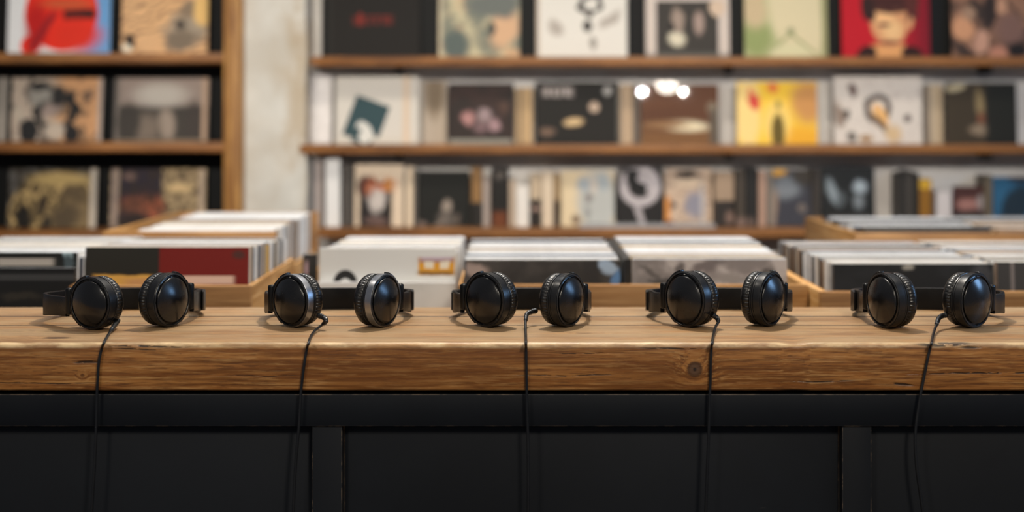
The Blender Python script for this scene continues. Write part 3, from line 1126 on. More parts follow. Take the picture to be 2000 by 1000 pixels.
cover('record_cover', 1645, 1817, 0, art=[
    ('g', 'u', 0.55, 1.0, '#6c1420'),
    ('b', 1735, 118, 34, 30, 0, '#c08a58', 0.15, 0.05), ('e', 1692, 108, 22, 16, 30, '#241512', 0.3, 0.05), ('e', 1782, 108, 22, 16, -30, '#241512', 0.3, 0.05),
    ('e', 1738, 40, 37, 52, 6, '#b8845c', 0.15, 0.04), ('e', 1727, 30, 20, 24, 0, '#d0a070', 0.8, 0.05), ('e', 1745, 62, 18, 20, 0, '#caa272', 0.8, 0.05),
    ('e', 1738, -2, 52, 30, -6, '#3a1f1c', 0.18, 0.10), ('e', 1698, 18, 13, 24, 12, '#2a1a18', 0.35, 0.1), ('e', 1783, 12, 13, 34, -8, '#4a2420', 0.35, 0.1),
    ('e', 1727, 49, 13, 4, 0, '#4a2c26', 0.7, 0.02), ('e', 1720, 20, 8, 4, 0, '#4c3026', 0.7, 0.02), ('e', 1752, 18, 8, 4, 0, '#4c3026', 0.7, 0.02),
    ('e', 1780, 46, 5, 13, -10, '#b8865e', 0.4, 0.03), ('e', 1738, 84, 22, 4, 0, '#6e3a2c', 0.7, 0.03)],
    label='bright red record cover with a portrait of a dark-haired person', base='#a01420', edge=M_REDSP, k=1.35, **W1)
cover('record_cover', 1860, 2035, 0, art=[
    ('n', 3.0, '#2a2422', 0.45, 0.62, 0.95, 5.0, (1, 1)), ('e', 1882, 55, 20, 26, 10, '#b08060', 0.5, 0.1), ('e', 1918, 82, 14, 26, -12, '#a8806c', 0.5, 0.1),
    ('e', 1950, 104, 18, 16, 0, '#a2705c', 0.5, 0.1), ('e', 1957, 12, 12, 18, 0, '#a87f66', 0.5, 0.1), ('e', 1975, 60, 28, 30, 0, '#6a5048', 0.6, 0.15),
    ('e', 1935, 20, 12, 36, 0, '#2a2220', 0.5, 0.1), ('e', 1990, 100, 20, 14, 0, '#1d1a1a', 0.5, 0.1), ('e', 1895, 25, 14, 14, 0, '#8c705c', 0.6, 0.1)],
    label='brown record cover crowded with faces, at the right end of the highest shelf', base='#7d5c4a', edge=M_BLACKCARD, k=K1, **W1)

# middle row
G2 = 'records faced out on the middle shelf'
r2z = SZ[1] + 0.0005
W2 = dict(zb=r2z, group=G2, lean=4)
cover('record_cover', 655, 818, 150, Yb=4.455, art=[
    ('b', 715, 236, 35, 41, -20, '#2e4347', 0.05, 0.01), ('e', 711, 262, 17, 26, 20, '#c6c4bc', 0.15, 0.05), ('e', 697, 262, 11, 12, 0, '#2e4347', 0.2, 0.03),
    ('g', 'v', 0.12, 0.08, '#bdb6aa'), ('b', 793, 215, 7, 90, 0, '#c4b09a', 0.4, 0), ('b', 706, 276, 20, 7, -18, '#2e4347', 0.3, 0.02),
    ('e', 712, 268, 12, 14, 0, '#c6c4bc', 0.2, 0.03)],
    label='white record cover with a tilted teal square holding a white curl', base='#c0bab0', edge=M_PAPER2, k=1.1, **W2)
cover('record_cover', 826, 872, 158, Yb=4.490, art=[('e', 848, 180, 18, 50, 0, '#6d5f4e', 0.7, 0.1)],
    label='narrow grey-brown sleeve half hidden behind the dark flower cover', base='#978a7b', edge=M_PAPER2, k=K1, **W2)
cover('record_cover', 875, 1004, 163, Yb=4.455, art=[
    ('n', 2.0, '#3b2c28', 0.4, 0.7, 0.8, 2.0, (1, 1)), ('e', 914, 231, 12, 14, 0, '#a07672', 0.9, 0.15), ('e', 946, 226, 14, 14, 0, '#8d7a7a', 0.9, 0.15),
    ('e', 966, 246, 11, 12, 0, '#94787a', 0.9, 0.15), ('e', 940, 250, 14, 10, 0, '#6b5556', 0.9, 0.15), ('b', 938, 278, 64, 6, 0, '#7d7a70', 0.3, 0), ('e', 985, 210, 10, 12, 0, '#4a3830', 0.9, 0.1)],
    label='dark brown record cover with three dusty pink flowers', base='#2b2522', edge=M_BLACKCARD, k=1.2, **W2)
cover('record_cover', 1007, 1040, 172, Yb=4.490, art=[('b', 1017, 230, 3, 90, 0, '#6f5d48', 0.5, 0)],
    label='tan sleeve edge between the flower cover and the black spotted cover', base='#a48a68', edge=M_PAPER2, k=K1, **W2)
cover('record_cover', 1045, 1209, 160, Yb=4.455, art=[
    ('b', 1089, 180, 28, 9, 0, '#a89d96', 0.5, 0.02), ('b', 1076, 180, 2, 9, 0, '#23211e', 0.3, 0), ('b', 1089, 178, 2, 9, 0, '#23211e', 0.3, 0), ('b', 1100, 182, 2, 9, 0, '#23211e', 0.3, 0),
    ('e', 1161, 210, 10, 10, 0, '#b09a86', 0.4, 0.03), ('e', 1120, 239, 18, 8, 4, '#c2a67c', 0.6, 0.05), ('e', 1069, 258, 15, 8, 0, '#6a5648', 0.7, 0.05),
    ('e', 1187, 178, 8, 9, 0, '#a6a29c', 0.7, 0.05), ('g', 'u', 0.97, 1.0, '#6f6a60')],  # grey dot at upper right paints a faint glint into the art
    label='black record cover with a pale title and tan spots', base='#22201d', edge=M_BLACKCARD, k=1.1, **W2)
cover('record_cover', 1212, 1248, 165, Yb=4.490, art=[('b', 1242, 230, 6, 90, 0, '#57504a', 0.4, 0)],
    label='beige sleeve edge left of the brown glossy cover', base='#9c8770', edge=M_PAPER2, k=K1, **W2)
cover('record_cover', 1252, 1404, 165, Yb=4.455, art=[
    ('g', 'v', 0.45, 0.0, '#7a5632'), ('e', 1342, 247, 42, 10, -2, '#d8cdb0', 0.9, 0.03), ('e', 1300, 244, 44, 7, 0, '#8c6a48', 0.9, 0.03),
    ('e', 1392, 212, 10, 12, 0, '#8a7a66', 0.5, 0.02), ('b', 1398, 250, 12, 40, 0, '#5a5044', 0.7, 0.05)],
    label='glossy brown record cover with a pale streak and two bright glints', base='#5a3822', edge=M_BROWNSP, k=1.25, plastic=(0.008, 0.007), **W2)
cover('record_cover', 1440, 1597, 160, Yb=4.455, art=[
    ('e', 1460, 220, 26, 80, 0, '#d6b070', 0.5, 0.05), ('e', 1580, 200, 34, 42, 0, '#a87846', 0.8, 0.05), ('e', 1560, 270, 50, 22, 0, '#c28e28', 0.8, 0.05),
    ('e', 1518, 240, 26, 40, 0, '#cfae62', 0.8, 0.05), ('e', 1474, 198, 13, 16, 30, '#b03a34', 0.5, 0.12), ('e', 1511, 171, 11, 9, 0, '#bf6434', 0.7, 0.1),
    ('e', 1467, 182, 5, 11, 0, '#c05a40', 0.6, 0.1), ('e', 1520, 262, 13, 40, 0, '#55471f', 0.4, 0.03), ('e', 1521, 205, 6, 8, 0, '#7a6a3a', 0.6, 0.02)],
    label='yellow record cover with red leaves and a small dark bottle-shaped figure', base='#cda634', edge=M_PAPER2, k=1.45, **W2)
cover('record_cover', 1630, 1802, 150, Yb=4.455, art=[
    ('n', 6.0, '#a59a92', 0.5, 0.7, 0.7, 1.0, (1, 1)), ('r', 1716, 212, 27, 30, 0, '#443a34', 0.9, 0.08), ('e', 1720, 228, 13, 26, 24, '#c89a62', 0.5, 0.06),
    ('b', 1728, 252, 5, 32, 40, '#4a3c32', 0.5, 0.06), ('e', 1667, 176, 8, 14, 10, '#4a342f', 0.5, 0.08), ('e', 1652, 224, 9, 10, 0, '#3e3834', 0.5, 0.1),
    ('e', 1640, 225, 9, 26, 10, '#7a6a5e', 0.7, 0.1), ('e', 1774, 230, 7, 8, 0, '#3f3230', 0.6, 0.1), ('e', 1664, 268, 9, 10, 0, '#4a453e', 0.6, 0.1),
    ('e', 1692, 272, 12, 8, 0, '#8a6c4c', 0.7, 0.1), ('e', 1745, 262, 16, 16, 0, '#b39a78', 0.7, 0.1)],
    label='cream record cover with a curled brown figure and dark blots', base='#b9b0a6', edge=M_PAPER, k=K1, **W2)
cover('record_cover', 1806, 1842, 165, Yb=4.490, art=[('b', 1812, 230, 5, 90, 0, '#6c6054', 0.4, 0)],
    label='cream sleeve edge between the curled figure cover and the dark cover at the right', base='#a4937c', edge=M_PAPER2, k=K1, **W2)
cover('record_cover', 1848, 1988, 162, Yb=4.455, art=[
    ('e', 1868, 172, 20, 7, 12, '#a4977a', 0.6, 0.05), ('e', 1916, 205, 9, 30, 6, '#7b6a4c', 0.8, 0.05), ('e', 1918, 232, 8, 12, 0, '#6c4432', 0.8, 0.05),
    ('e', 1916, 254, 22, 10, 0, '#7a6a58', 0.8, 0.1), ('e', 1986, 226, 12, 14, 0, '#8a807c', 0.8, 0.1), ('g', 'u', 0.5, 0.62, '#1f1f1b')],
    label='dark olive record cover with a thin upright figure, last on the middle shelf', base='#383025', edge=M_BLACKCARD, k=1.25, **W2)
slab(X(603, 4.47), X(646, 4.47), 4.47, r2z, 0.245, 0.010, 0.1, [plain('pale_sleeve', '#b2aca8', 0.4, k=1.4), M_PAPER, M_PAPER], 'record_cover')
tag(bpy.context.scene.objects[-1] if False else COL.objects[-1], 'plain pale grey sleeve at the left end of the middle shelf', 'record', G2)

# bottom row (right wall)
r3z = SZ[2] + 0.0005
G3 = 'records and books on the lowest shelf'
W3 = dict(zb=r3z, group=G3, lean=5)


def spine(x0, x1, y0, Yb, col, label, depth=0.09, lean=0, topdx=0.0, bands=None, cat='book', k=1.35, name='book'):
    """a book or box seen by its spine: front face is the spine"""
    art = bands or []
    return cover(name, x0, x1, y0, Yb=Yb, zb=r3z, art=art, base=col, label=label, group=G3, lean=lean, th=depth, k=k, cat=cat,
                 edge=plain('block_' + name, col, 0.5, k=k * 0.9), rough=0.5)


spine(598, 613, 312, 4.440, '#5c5b5b', 'thin dark grey box at the left end of the lowest shelf')
spine(614, 628, 312, 4.440, '#8d837e', 'thin dusty pink-grey box beside the dark grey one')
spine(629, 634, 312, 4.440, '#4d4540', 'very thin dark brown book beside the pink-grey box')
o = spine(636, 664, 306, 4.432, '#c2c0bd', 'tall white box set standing left of the ginger portrait cover')
spine(668, 674, 318, 4.440, '#3a3633', 'dark sleeve spine nearest the white box set')
spine(675, 682, 320, 4.440, '#55504b', 'grey-brown sleeve spine second from the white box set')
spine(683, 689, 322, 4.440, '#2f2c2a', 'near-black sleeve spine left of the ginger portrait cover')
cover('record_cover', 692, 788, 322, Yb=4.445, art=[
    ('b', 733, 410, 32, 44, 0, '#1f1b1a', 0.12, 0.06), ('e', 715, 365, 18, 22, 0, '#3c241f', 0.4, 0.1), ('e', 743, 362, 26, 13, 0, '#a8623e', 0.9, 0.5), ('e', 730, 352, 20, 8, 0, '#7a4430', 0.9, 0.5),
    ('e', 737, 393, 17, 22, 0, '#a89f98', 0.9, 0.35), ('e', 758, 362, 8, 12, 0, '#a06a34', 0.5, 0.1), ('e', 756, 410, 7, 16, 0, '#14120f', 0.5, 0.05), ('e', 735, 432, 22, 8, 0, '#5a4640', 0.8, 0.15)],
    label='cream record cover with a ginger-haired portrait in black clothes', base='#baa892', edge=M_PAPER2, k=K1, **W3)
cover('record_cover', 793, 806, 326, Yb=4.440, art=[], label='cream sleeve edge between the ginger portrait and the black cover', base='#b7a58e', k=1.5, **W3)
spine(807, 815, 332, 4.445, '#4a4641', 'dark grey spine touching the black cover with a pale figure')
cover('record_cover', 817, 918, 334, Yb=4.445, art=[
    ('e', 873, 404, 9, 12, 0, '#8f8276', 0.8, 0.1), ('e', 870, 428, 16, 14, 0, '#5f5750', 0.9, 0.2), ('b', 855, 440, 14, 3, 40, '#75685e', 0.8, 0.1), ('b', 893, 430, 4, 10, -10, '#5c5149', 0.8, 0.1),
    ('e', 822, 440, 12, 8, 0, '#6b5c54', 0.8, 0.1)],
    label='black record cover with a small pale seated figure near its foot', base='#1b1b18', edge=M_BLACKCARD, k=1.1, **W3)
spine(921, 941, 328, 4.440, '#7a5c3a', 'book with a tan upper spine and black foot', bands=[('b', 931, 424, 12, 28, 0, '#24221f', 0.06, 0)])
spine(943, 957, 345, 4.440, '#8c8078', 'pale grey-brown spine right of the tan and black book')
spine(960, 993, 330, 4.432, '#1f1d1b', 'thick black book with a rust-coloured foot', bands=[('b', 976, 432, 14, 18, 0, '#5c3420', 0.5, 0.05), ('e', 977, 342, 10, 7, 0, '#57504a', 0.8, 0.2)])
spine(995, 1006, 350, 4.440, '#a3917e', 'thin beige spine right of the thick black book')
spine(1008, 1033, 362, 4.432, '#c2bcb4', 'short white book in the middle of the lowest shelf')
spine(1036, 1057, 340, 4.440, '#a5937c', 'book with a beige upper spine and black foot', bands=[('b', 1046, 418, 11, 28, 0, '#26221f', 0.15, 0.02), ('b', 1046, 408, 11, 4, 0, '#7d675c', 0.5, 0)])
spine(1059, 1080, 336, 4.436, '#b9a892', 'plain cream book beside the beige and black one')
spine(1082, 1093, 338, 4.436, '#8c7455', 'thin olive-brown spine with dark foot, left of the tree cover', bands=[('b', 1088, 420, 6, 28, 0, '#382c22', 0.2, 0)])
cover('record_cover', 1096, 1200, 334, Yb=4.445, art=[
    ('e', 1168, 395, 40, 60, 0, '#9a9a95', 0.5, 0.1), ('e', 1142, 360, 14, 14, 0, '#8a9094', 0.7, 0.15), ('e', 1178, 356, 12, 18, 0, '#8e9496', 0.7, 0.15), ('e', 1160, 362, 10, 16, 0, '#a9a196', 0.7, 0.1),
    ('e', 1150, 388, 8, 10, 0, '#6f6a66', 0.8, 0.15), ('e', 1125, 430, 9, 9, 0, '#6c5a48', 0.7, 0.1), ('e', 1148, 418, 5, 12, 0, '#7d7c78', 0.8, 0.1)],
    label='cream record cover with a blue-grey tree-like shape', base='#bba98a', edge=M_PAPER2, k=K1, **W3)
cover('record_cover', 1204, 1296, 328, Yb=4.445, art=[
    ('r', 1251, 364, 40, 40, 0, '#a29a9a', 0.9, 0.02), ('b', 1236, 345, 12, 14, 0, '#1c1b1a', 0.3, 0.03), ('e', 1258, 352, 14, 8, -25, '#a29a9a', 0.3, 0.04), ('e', 1270, 362, 9, 16, -10, '#a29a9a', 0.3, 0.03),
    ('e', 1252, 368, 13, 11, 0, '#1c1b1a', 0.3, 0.02), ('b', 1251, 425, 6, 24, 18, '#8f8888', 0.4, 0.05), ('b', 1209, 335, 5, 20, 0, '#6a6460', 0.5, 0.02)],
    label='black record cover with a bold pale grey swirl', base='#1e1c1b', edge=M_BLACKCARD, k=1.35, **W3)
cover('record_cover', 1299, 1391, 330, Yb=4.445, art=[
    ('n', 9.0, '#6a5a50', 0.48, 0.62, 0.8, 4.0, (1, 1)), ('e', 1342, 340, 24, 8, 0, '#3b322b', 0.4, 0.1), ('e', 1345, 358, 30, 7, 0, '#bda890', 0.5, 0.1), ('e', 1358, 400, 20, 26, 0, '#77747c', 0.6, 0.15),
    ('e', 1312, 401, 9, 7, 0, '#4a4340', 0.6, 0.1), ('b', 1304, 412, 5, 26, 0, '#b87838', 0.6, 0.03), ('e', 1308, 437, 10, 7, 0, '#5a2a16', 0.4, 0.05), ('b', 1372, 400, 3, 40, 0, '#a09a96', 0.4, 0.02)],
    label='record cover with a busy brown and grey comic-like drawing', base='#a8927e', edge=M_PAPER2, k=K1, **W3)
spine(1396, 1433, 336, 4.432, '#8d7864', 'box with a tan upper half and black lower half', bands=[('b', 1414, 420, 22, 28, 0, '#2c2825', 0.1, 0.02), ('e', 1426, 425, 9, 12, 0, '#6a564c', 0.8, 0.1)])
spine(1438, 1455, 331, 4.432, '#3f3831', 'dark brown box spine, left of the black one', bands=[('e', 1448, 435, 12, 10, 0, '#6b584f', 0.8, 0.1)])
spine(1457, 1480, 329, 4.432, '#232221', 'black box spine left of the thin pinkish spine', bands=[('e', 1464, 435, 12, 10, 0, '#54463f', 0.8, 0.1)])
spine(1482, 1496, 334, 4.440, '#9a7d6c', 'thin pinkish-tan spine in the lowest row')
cover('record_cover', 1499, 1586, 331, Yb=4.445, art=[
    ('e', 1538, 366, 26, 22, 0, '#6a6e72', 0.8, 0.12), ('e', 1522, 336, 16, 8, 0, '#b8862e', 0.7, 0.1), ('b', 1512, 410, 6, 36, -6, '#7d6a5c', 0.7, 0.05), ('e', 1567, 407, 9, 9, 0, '#5f5650', 0.3, 0.02),
    ('b', 1505, 380, 6, 60, 0, '#6d655c', 0.5, 0.05), ('e', 1570, 345, 20, 18, 0, '#3b3631', 0.7, 0.1)],
    label='slate grey record cover with a touch of yellow along its top', base='#34343a', edge=M_BLACKCARD, k=1.35, **W3)
spine(1588, 1602, 329, 4.436, '#38332f', 'very dark spine between the slate cover and the black cover with painted glints')
cover('record_cover', 1604, 1710, 326, Yb=4.445, art=[
    ('e', 1628, 375, 10, 26, 20, '#8a949a', 0.8, 0.1), ('e', 1681, 366, 13, 12, 0, '#a2acb2', 0.9, 0.1), ('e', 1678, 396, 10, 14, 0, '#7a8084', 0.9, 0.1), ('b', 1664, 434, 40, 12, 0, '#383634', 0.5, 0.1),  # pale blue-grey dabs are glints painted into the art
    ('e', 1645, 390, 8, 14, 0, '#4f5558', 0.9, 0.1)],
    label='black record cover with painted white-blue glints', base='#171918', edge=M_BLACKCARD, k=1.2, plastic=(0.004, 0.006), **W3)
spine(1757, 1768, 337, 4.432, '#2a2826', 'black spine, leftmost of the dark trio near the mustard book')
spine(1769, 1782, 333, 4.432, '#3b3733', 'charcoal spine, middle of the dark trio near the mustard book')
spine(1783, 1795, 337, 4.432, '#26241f', 'black spine touching the mustard book')
spine(1796, 1819, 350, 4.432, '#7a5420', 'mustard and brown book right of the dark trio', bands=[('b', 1806, 360, 12, 9, 0, '#b08a2c', 0.5, 0.02)])
spine(1829, 1858, 374, 4.432, '#b4adaa', 'short pale grey box near the right end of the lowest shelf')
cover('record_cover', 1863, 1922, 364, Yb=4.445, art=[
    ('e', 1892, 400, 22, 12, 0, '#8a625a', 0.8, 0.1), ('e', 1898, 437, 22, 11, 0, '#a0842e', 0.7, 0.1), ('b', 1893, 418, 28, 6, 0, '#2a2322', 0.6, 0.05), ('e', 1918, 395, 8, 14, 0, '#837a78', 0.8, 0.05)],
    label='small maroon cover with a yellow patch at its foot', base='#3f2724', edge=M_BLACKCARD, k=1.35, **W3)
spine(1924, 1938, 342, 4.440, '#5c5244', 'thin grey-brown spine left of the blue cover')
cover('record_cover', 1941, 2030, 346, Yb=4.445, art=[
    ('e', 1985, 405, 26, 48, -25, '#1d2a34', 0.4, 0.1), ('e', 2000, 345, 30, 12, 0, '#2a2a30', 0.5, 0.1)],
    label='blue record cover with a dark swirl at the right end of the lowest shelf', base='#2a5470', edge=M_BLUESP, k=1.3, **W3)
# a flat pile edge lying on the lowest shelf
o = box_obj('record_sleeve', X(1132, 4.4), X(1396, 4.4), 4.384, 4.455, SZ[2] + 0.0005, SZ[2] + 0.012, M_PAPER3)
tag(o, 'pale sleeve lying flat along the front of the lowest shelf', 'record', None)

# left bookcase covers
G4 = 'records faced out in the left bookcase'
lY = 4.46
WL1 = dict(Yb=lY, zb=1.4825, group=G4, h=0.30, lean=4)
cover('record_cover', 14, 214, 0, art=[
    ('g', 'u', 0.55, 0.85, '#5a86b0'), ('e', 118, 25, 72, 74, 0, '#c42a1c', 0.05, 0.03), ('e', 60, 88, 22, 18, 30, '#c42a1c', 0.2, 0.05), ('e', 70, 50, 22, 46, 0, '#9c1a18', 0.8, 0.05),
    ('b', 82, 62, 7, 44, -32, '#7a1a1e', 0.5, 0.03), ('b', 153, 29, 31, 10, 3, '#2a1a18', 0.3, 0.03), ('e', 130, 8, 50, 10, 0, '#a84a2c', 0.8, 0.05), ('e', 150, 70, 44, 30, 0, '#b82a1c', 0.9, 0.05)],
    label='white and blue record cover filled by a big red rounded shape', base='#bfc0c0', edge=M_PAPER, k=1.5, **WL1)
cover('record_cover', 236, 405, 0, art=[
    ('w', 3.2, 9.0, '#8a6c52', 0.5, 1.0, 70), ('e', 362, 62, 42, 34, 20, '#8c8070', 0.6, 0.2), ('e', 355, 80, 34, 16, 0, '#6e6254', 0.6, 0.25), ('e', 352, 50, 10, 10, 0, '#3a3430', 0.8, 0.1),
    ('e', 253, 80, 10, 12, 0, '#2c2622', 0.5, 0.15), ('e', 366, 18, 14, 20, -30, '#7a6a58', 0.6, 0.1), ('e', 395, 20, 18, 30, 0, '#cba76a', 0.5, 0.05), ('e', 247, 94, 9, 8, 0, '#d8ccb8', 0.5, 0.1),
    ('e', 295, 85, 26, 20, 20, '#c09a72', 0.6, 0.05)],
    label='sandy record cover with swirling wave lines', base='#c79f74', edge=M_PAPER2, k=K1, **WL1)
WL2 = dict(Yb=lY, zb=1.1925, group=G4, lean=6)
cover('record_cover', -40, 12, 152, art=[('b', 2, 215, 5, 80, 0, '#9a9288', 0.4, 0)], label='cream and grey sleeve cut off by the left side of the picture', base='#56544e', edge=M_PAPER2, k=1.3, **WL2)
cover('record_cover', 20, 197, 153, art=[
    ('g', 'u', 0.62, 0.35, '#a89a8c'), ('n', 5.0, '#2e2924', 0.50, 0.58, 0.75, 2.0, (1, 1)), ('r', 108, 218, 46, 40, 20, '#1d1b18', 0.35, 0.2), ('e', 92, 200, 30, 13, -20, '#1d1b18', 0.25, 0.2), ('e', 100, 212, 22, 13, 25, '#8f8078', 0.5, 0.1), ('e', 78, 182, 26, 20, 20, '#8c8880', 0.6, 0.2),
    ('e', 75, 168, 24, 8, 0, '#23211e', 0.5, 0.15), ('e', 110, 188, 16, 22, 0, '#23211e', 0.5, 0.1), ('e', 55, 258, 18, 26, 0, '#1a1918', 0.2, 0.05), ('e', 106, 256, 20, 16, 0, '#b0a496', 0.5, 0.05),
    ('e', 139, 264, 15, 20, 0, '#1a1817', 0.2, 0.05), ('e', 170, 185, 10, 8, 0, '#5e4c40', 0.7, 0.1), ('b', 193, 215, 4, 80, 0, '#a89a90', 0.3, 0), ('e', 34, 222, 8, 16, 10, '#aaa092', 0.7, 0.1)],
    label='tan record cover with bold black and white animal-like patches', base='#b38b64', edge=M_PAPER2, k=K1, plastic=(0.006, 0.004), **WL2)
cover('record_cover', 222, 405, 153, art=[
    ('g', 'v', 0.62, 0.50, '#3a352f'), ('e', 312, 186, 50, 22, 0, '#aaa49c', 0.9, 0.03), ('e', 325, 243, 16, 30, 8, '#8d8074', 0.7, 0.05), ('e', 285, 250, 26, 26, 0, '#6f6358', 0.9, 0.05),
    ('e', 378, 240, 16, 40, 0, '#3a332e', 0.7, 0.05), ('b', 225, 215, 6, 80, 0, '#6b635c', 0.4, 0), ('b', 398, 215, 5, 80, 0, '#a58d78', 0.4, 0), ('e', 250, 240, 22, 36, 0, '#37322c', 0.6, 0.05),
    ('g', 'v', 0.05, 0.0, '#8a7a68')],
    label='misty grey landscape record cover in the left bookcase', base='#8b7d74', edge=M_PAPER2, k=K1, plastic=(0.006, 0.004), **WL2)
WL3 = dict(Yb=lY, zb=0.9025, group=G4, lean=6)
cover('record_cover', 14, 186, 330, art=[
    ('e', 108, 420, 92, 84, 0, '#b59a68', 0.08, 0.03), ('n', 8.0, '#2f281f', 0.44, 0.54, 0.85, 3.0, (1, 0.8)), ('e', 160, 415, 30, 40, 0, '#6f5e44', 0.9, 0.35), ('e', 45, 435, 16, 42, 10, '#1c1a17', 0.5, 0.12), ('e', 125, 425, 30, 26, 0, '#4a3f30', 0.9, 0.4), ('e', 82, 400, 10, 22, 0, '#332b22', 0.6, 0.15),
    ('e', 140, 380, 26, 16, 0, '#5a4c38', 0.8, 0.25), ('e', 118, 350, 60, 12, 0, '#a8905e', 0.8, 0.05), ('e', 90, 438, 10, 18, 0, '#2b2722', 0.6, 0.1), ('b', 180, 390, 6, 70, 0, '#b0a698', 0.3, 0)],
    label='record cover with a pale golden moon behind dark trees', base='#55534f', edge=M_PAPER2, k=K1, **WL3)
cover('record_cover', 214, 400, 330, art=[
    ('b', 272, 390, 42, 70, 0, '#2c2730', 0.04, 0.01), ('e', 270, 400, 42, 20, 0, '#6c4232', 0.8, 0.2), ('e', 300, 410, 20, 22, 0, '#8a4e38', 0.8, 0.2), ('n', 9.0, '#352c24', 0.46, 0.56, 0.75, 7.0, (1, 0.8)),
    ('e', 348, 368, 26, 8, 0, '#c6ab7e', 0.7, 0.1), ('e', 250, 345, 12, 8, 0, '#6c5850', 0.8, 0.1), ('e', 350, 425, 30, 12, 0, '#40372e', 0.8, 0.2), ('b', 222, 390, 5, 70, 0, '#8c7c74', 0.4, 0),
    ('b', 392, 390, 5, 70, 0, '#a89684', 0.3, 0), ('e', 262, 435, 34, 18, 0, '#2a2220', 0.7, 0.1)],
    label='record cover half dark purple, half tan and mottled', base='#9c8868', edge=M_PAPER2, k=K1, **WL3)

# ------------------------------------------------------------------ record bins
def record_bin(label, x0, x1, yf, yb, zt, zbase=None, fh=0.22, wall=0.012, back=True, zfront=None, sides=(True, True), mat=M_BIN):
    root = empty('record_bin', ((x0 + x1) / 2, (yf + yb) / 2, 0), label, 'record bin', 'wooden record bins')
    off = ((x0 + x1) / 2, (yf + yb) / 2, 0)
    zb = zbase if zbase else zt - 0.30
    box_obj('front_board', x0, x1, yf, yf + 0.018, zb - 0.02, zfront or zt, mat, root, 0.0015, off=off)
    if back: box_obj('back_board', x0, x1, yb - 0.018, yb, zb - 0.02, zt, mat, root, 0.0015, off=off)
    for s, xx in zip(sides, ((x0, x0 + wall), (x1 - wall, x1))):
        if s: box_obj('side_board', xx[0], xx[1], yf + 0.0185, yb - 0.0185, zb - 0.02, zt, M_BINY, root, 0.0015, off=off)
    box_obj('base_board', x0 + wall + 0.0005, x1 - wall - 0.0005, yf + 0.0185, yb - 0.0185, zb - 0.02, zb, mat, root, 0, off=off)
    for xx in (x0 + 0.002, x1 - 0.032):
        for yy in (yf + 0.004, yb - 0.034):
            box_obj('leg', xx, xx + 0.03, yy, yy + 0.03, 0.0, zb - 0.0205, mat, root, 0.001, off=off)
    return root, zb


SP = [M_PAPER, M_PAPER2, M_PAPER3, M_BLACKCARD, M_DARKSP, M_BROWNSP, M_TANSP, M_BLUESP, M_GREYSP, M_YELSP]


def stack(x0, x1, y0, y1, zb, h0, h1, n, seed, label, group, weights, lean=4, front=None, th=None, dx_back=0.0, edges=(6, 1.5, 1), spines=False):
    """n sleeves standing one behind another. front: list of (art material, label) for the nearest ones"""
    rnd = random.Random(seed)
    front = front or []
    th = th or (y1 - y0) / (n - 1) * 0.80
    for i in range(n):
        f = i / (n - 1)
        y = y0 + (y1 - y0) * f
        j = rnd.uniform(-0.0025, 0.0025)
        h = h0 + (h1 - h0) * f + rnd.uniform(-0.004, 0.002)
        sp = rnd.choices(SP, weights)[0]
        ed = rnd.choices([M_PAPER, M_PAPER2, M_PAPER3], edges)[0]
        if i < len(front):
            fm, lb, hh = front[i]
            o = slab(x0, x1, y, zb, hh or h0, th, math.radians(lean), [fm, ed, sp], 'record_sleeve')
            tag(o, lb, 'record')
        else:
            o = slab(x0 + j + dx_back * f, x1 + j + dx_back * f, y, zb, h, th, math.radians(lean + rnd.uniform(-0.12, 0.12)),
                     [sp, ed, sp], 'record_sleeve', yaw=math.radians(rnd.uniform(-0.15, 0.15)))
            place = ('near the front of', 'midway along', 'near the back of')[min(2, int(f * 3))]
            look = {'white_paper_edge': 'white-edged', 'cream_paper_edge': 'cream-edged', 'grey_paper_edge': 'grey-edged'}[ed.name]
            if spines: look = sp.name.replace('_paper_edge', '').replace('_card', '') + '-spined'
            tag(o, look + ' record sleeve ' + place + ' ' + label, 'record', group)


WT_W = (8, 3, 2, 1, 1, 0.5, 1, 1, 1, 0.3)
WT_D = (2, 1, 2, 4, 3, 2, 2, 1, 1, 0)

# A far left
_, zb = record_bin('record bin at the left edge of the picture, front hidden by a black sleeve', -1.21, -0.826, 2.50, 3.06, 0.93, 0.668, zfront=0.90, wall=0.008)
artA2 = cover_mat('art_A2', (-180, 143, 500, 830), '#191a19', [('b', 40, 518, 56, 7, 0, '#8f8880', 0.25, 0.0), ('e', 122, 503, 11, 12, 0, '#7d9096', 0.6, 0.1), ('e', 122, 520, 9, 12, 0, '#3a4448', 0.8, 0.1)], k=1.3)  # bluish dabs paint a glint near the upper right corner
artA1 = cover_mat('art_A1', (-180, 143, 530, 841), '#1a1b1c', [('b', 70, 548, 90, 6, 0, '#3a3b3c', 0.4, 0.0), ('e', 40, 585, 40, 8, 0, '#2e2c28', 0.8, 0.1)], k=1.2)
stack(-1.155, -0.840, 2.535, 2.99, zb, 0.325, 0.328, 30, 5, 'the bin at the left edge', 'sleeves in the left edge bin', WT_W,
      front=[(artA1, 'black record sleeve standing foremost at the left edge', 0.308), (artA2, 'black sleeve with a pale stripe, behind the foremost left sleeve', 0.336)])
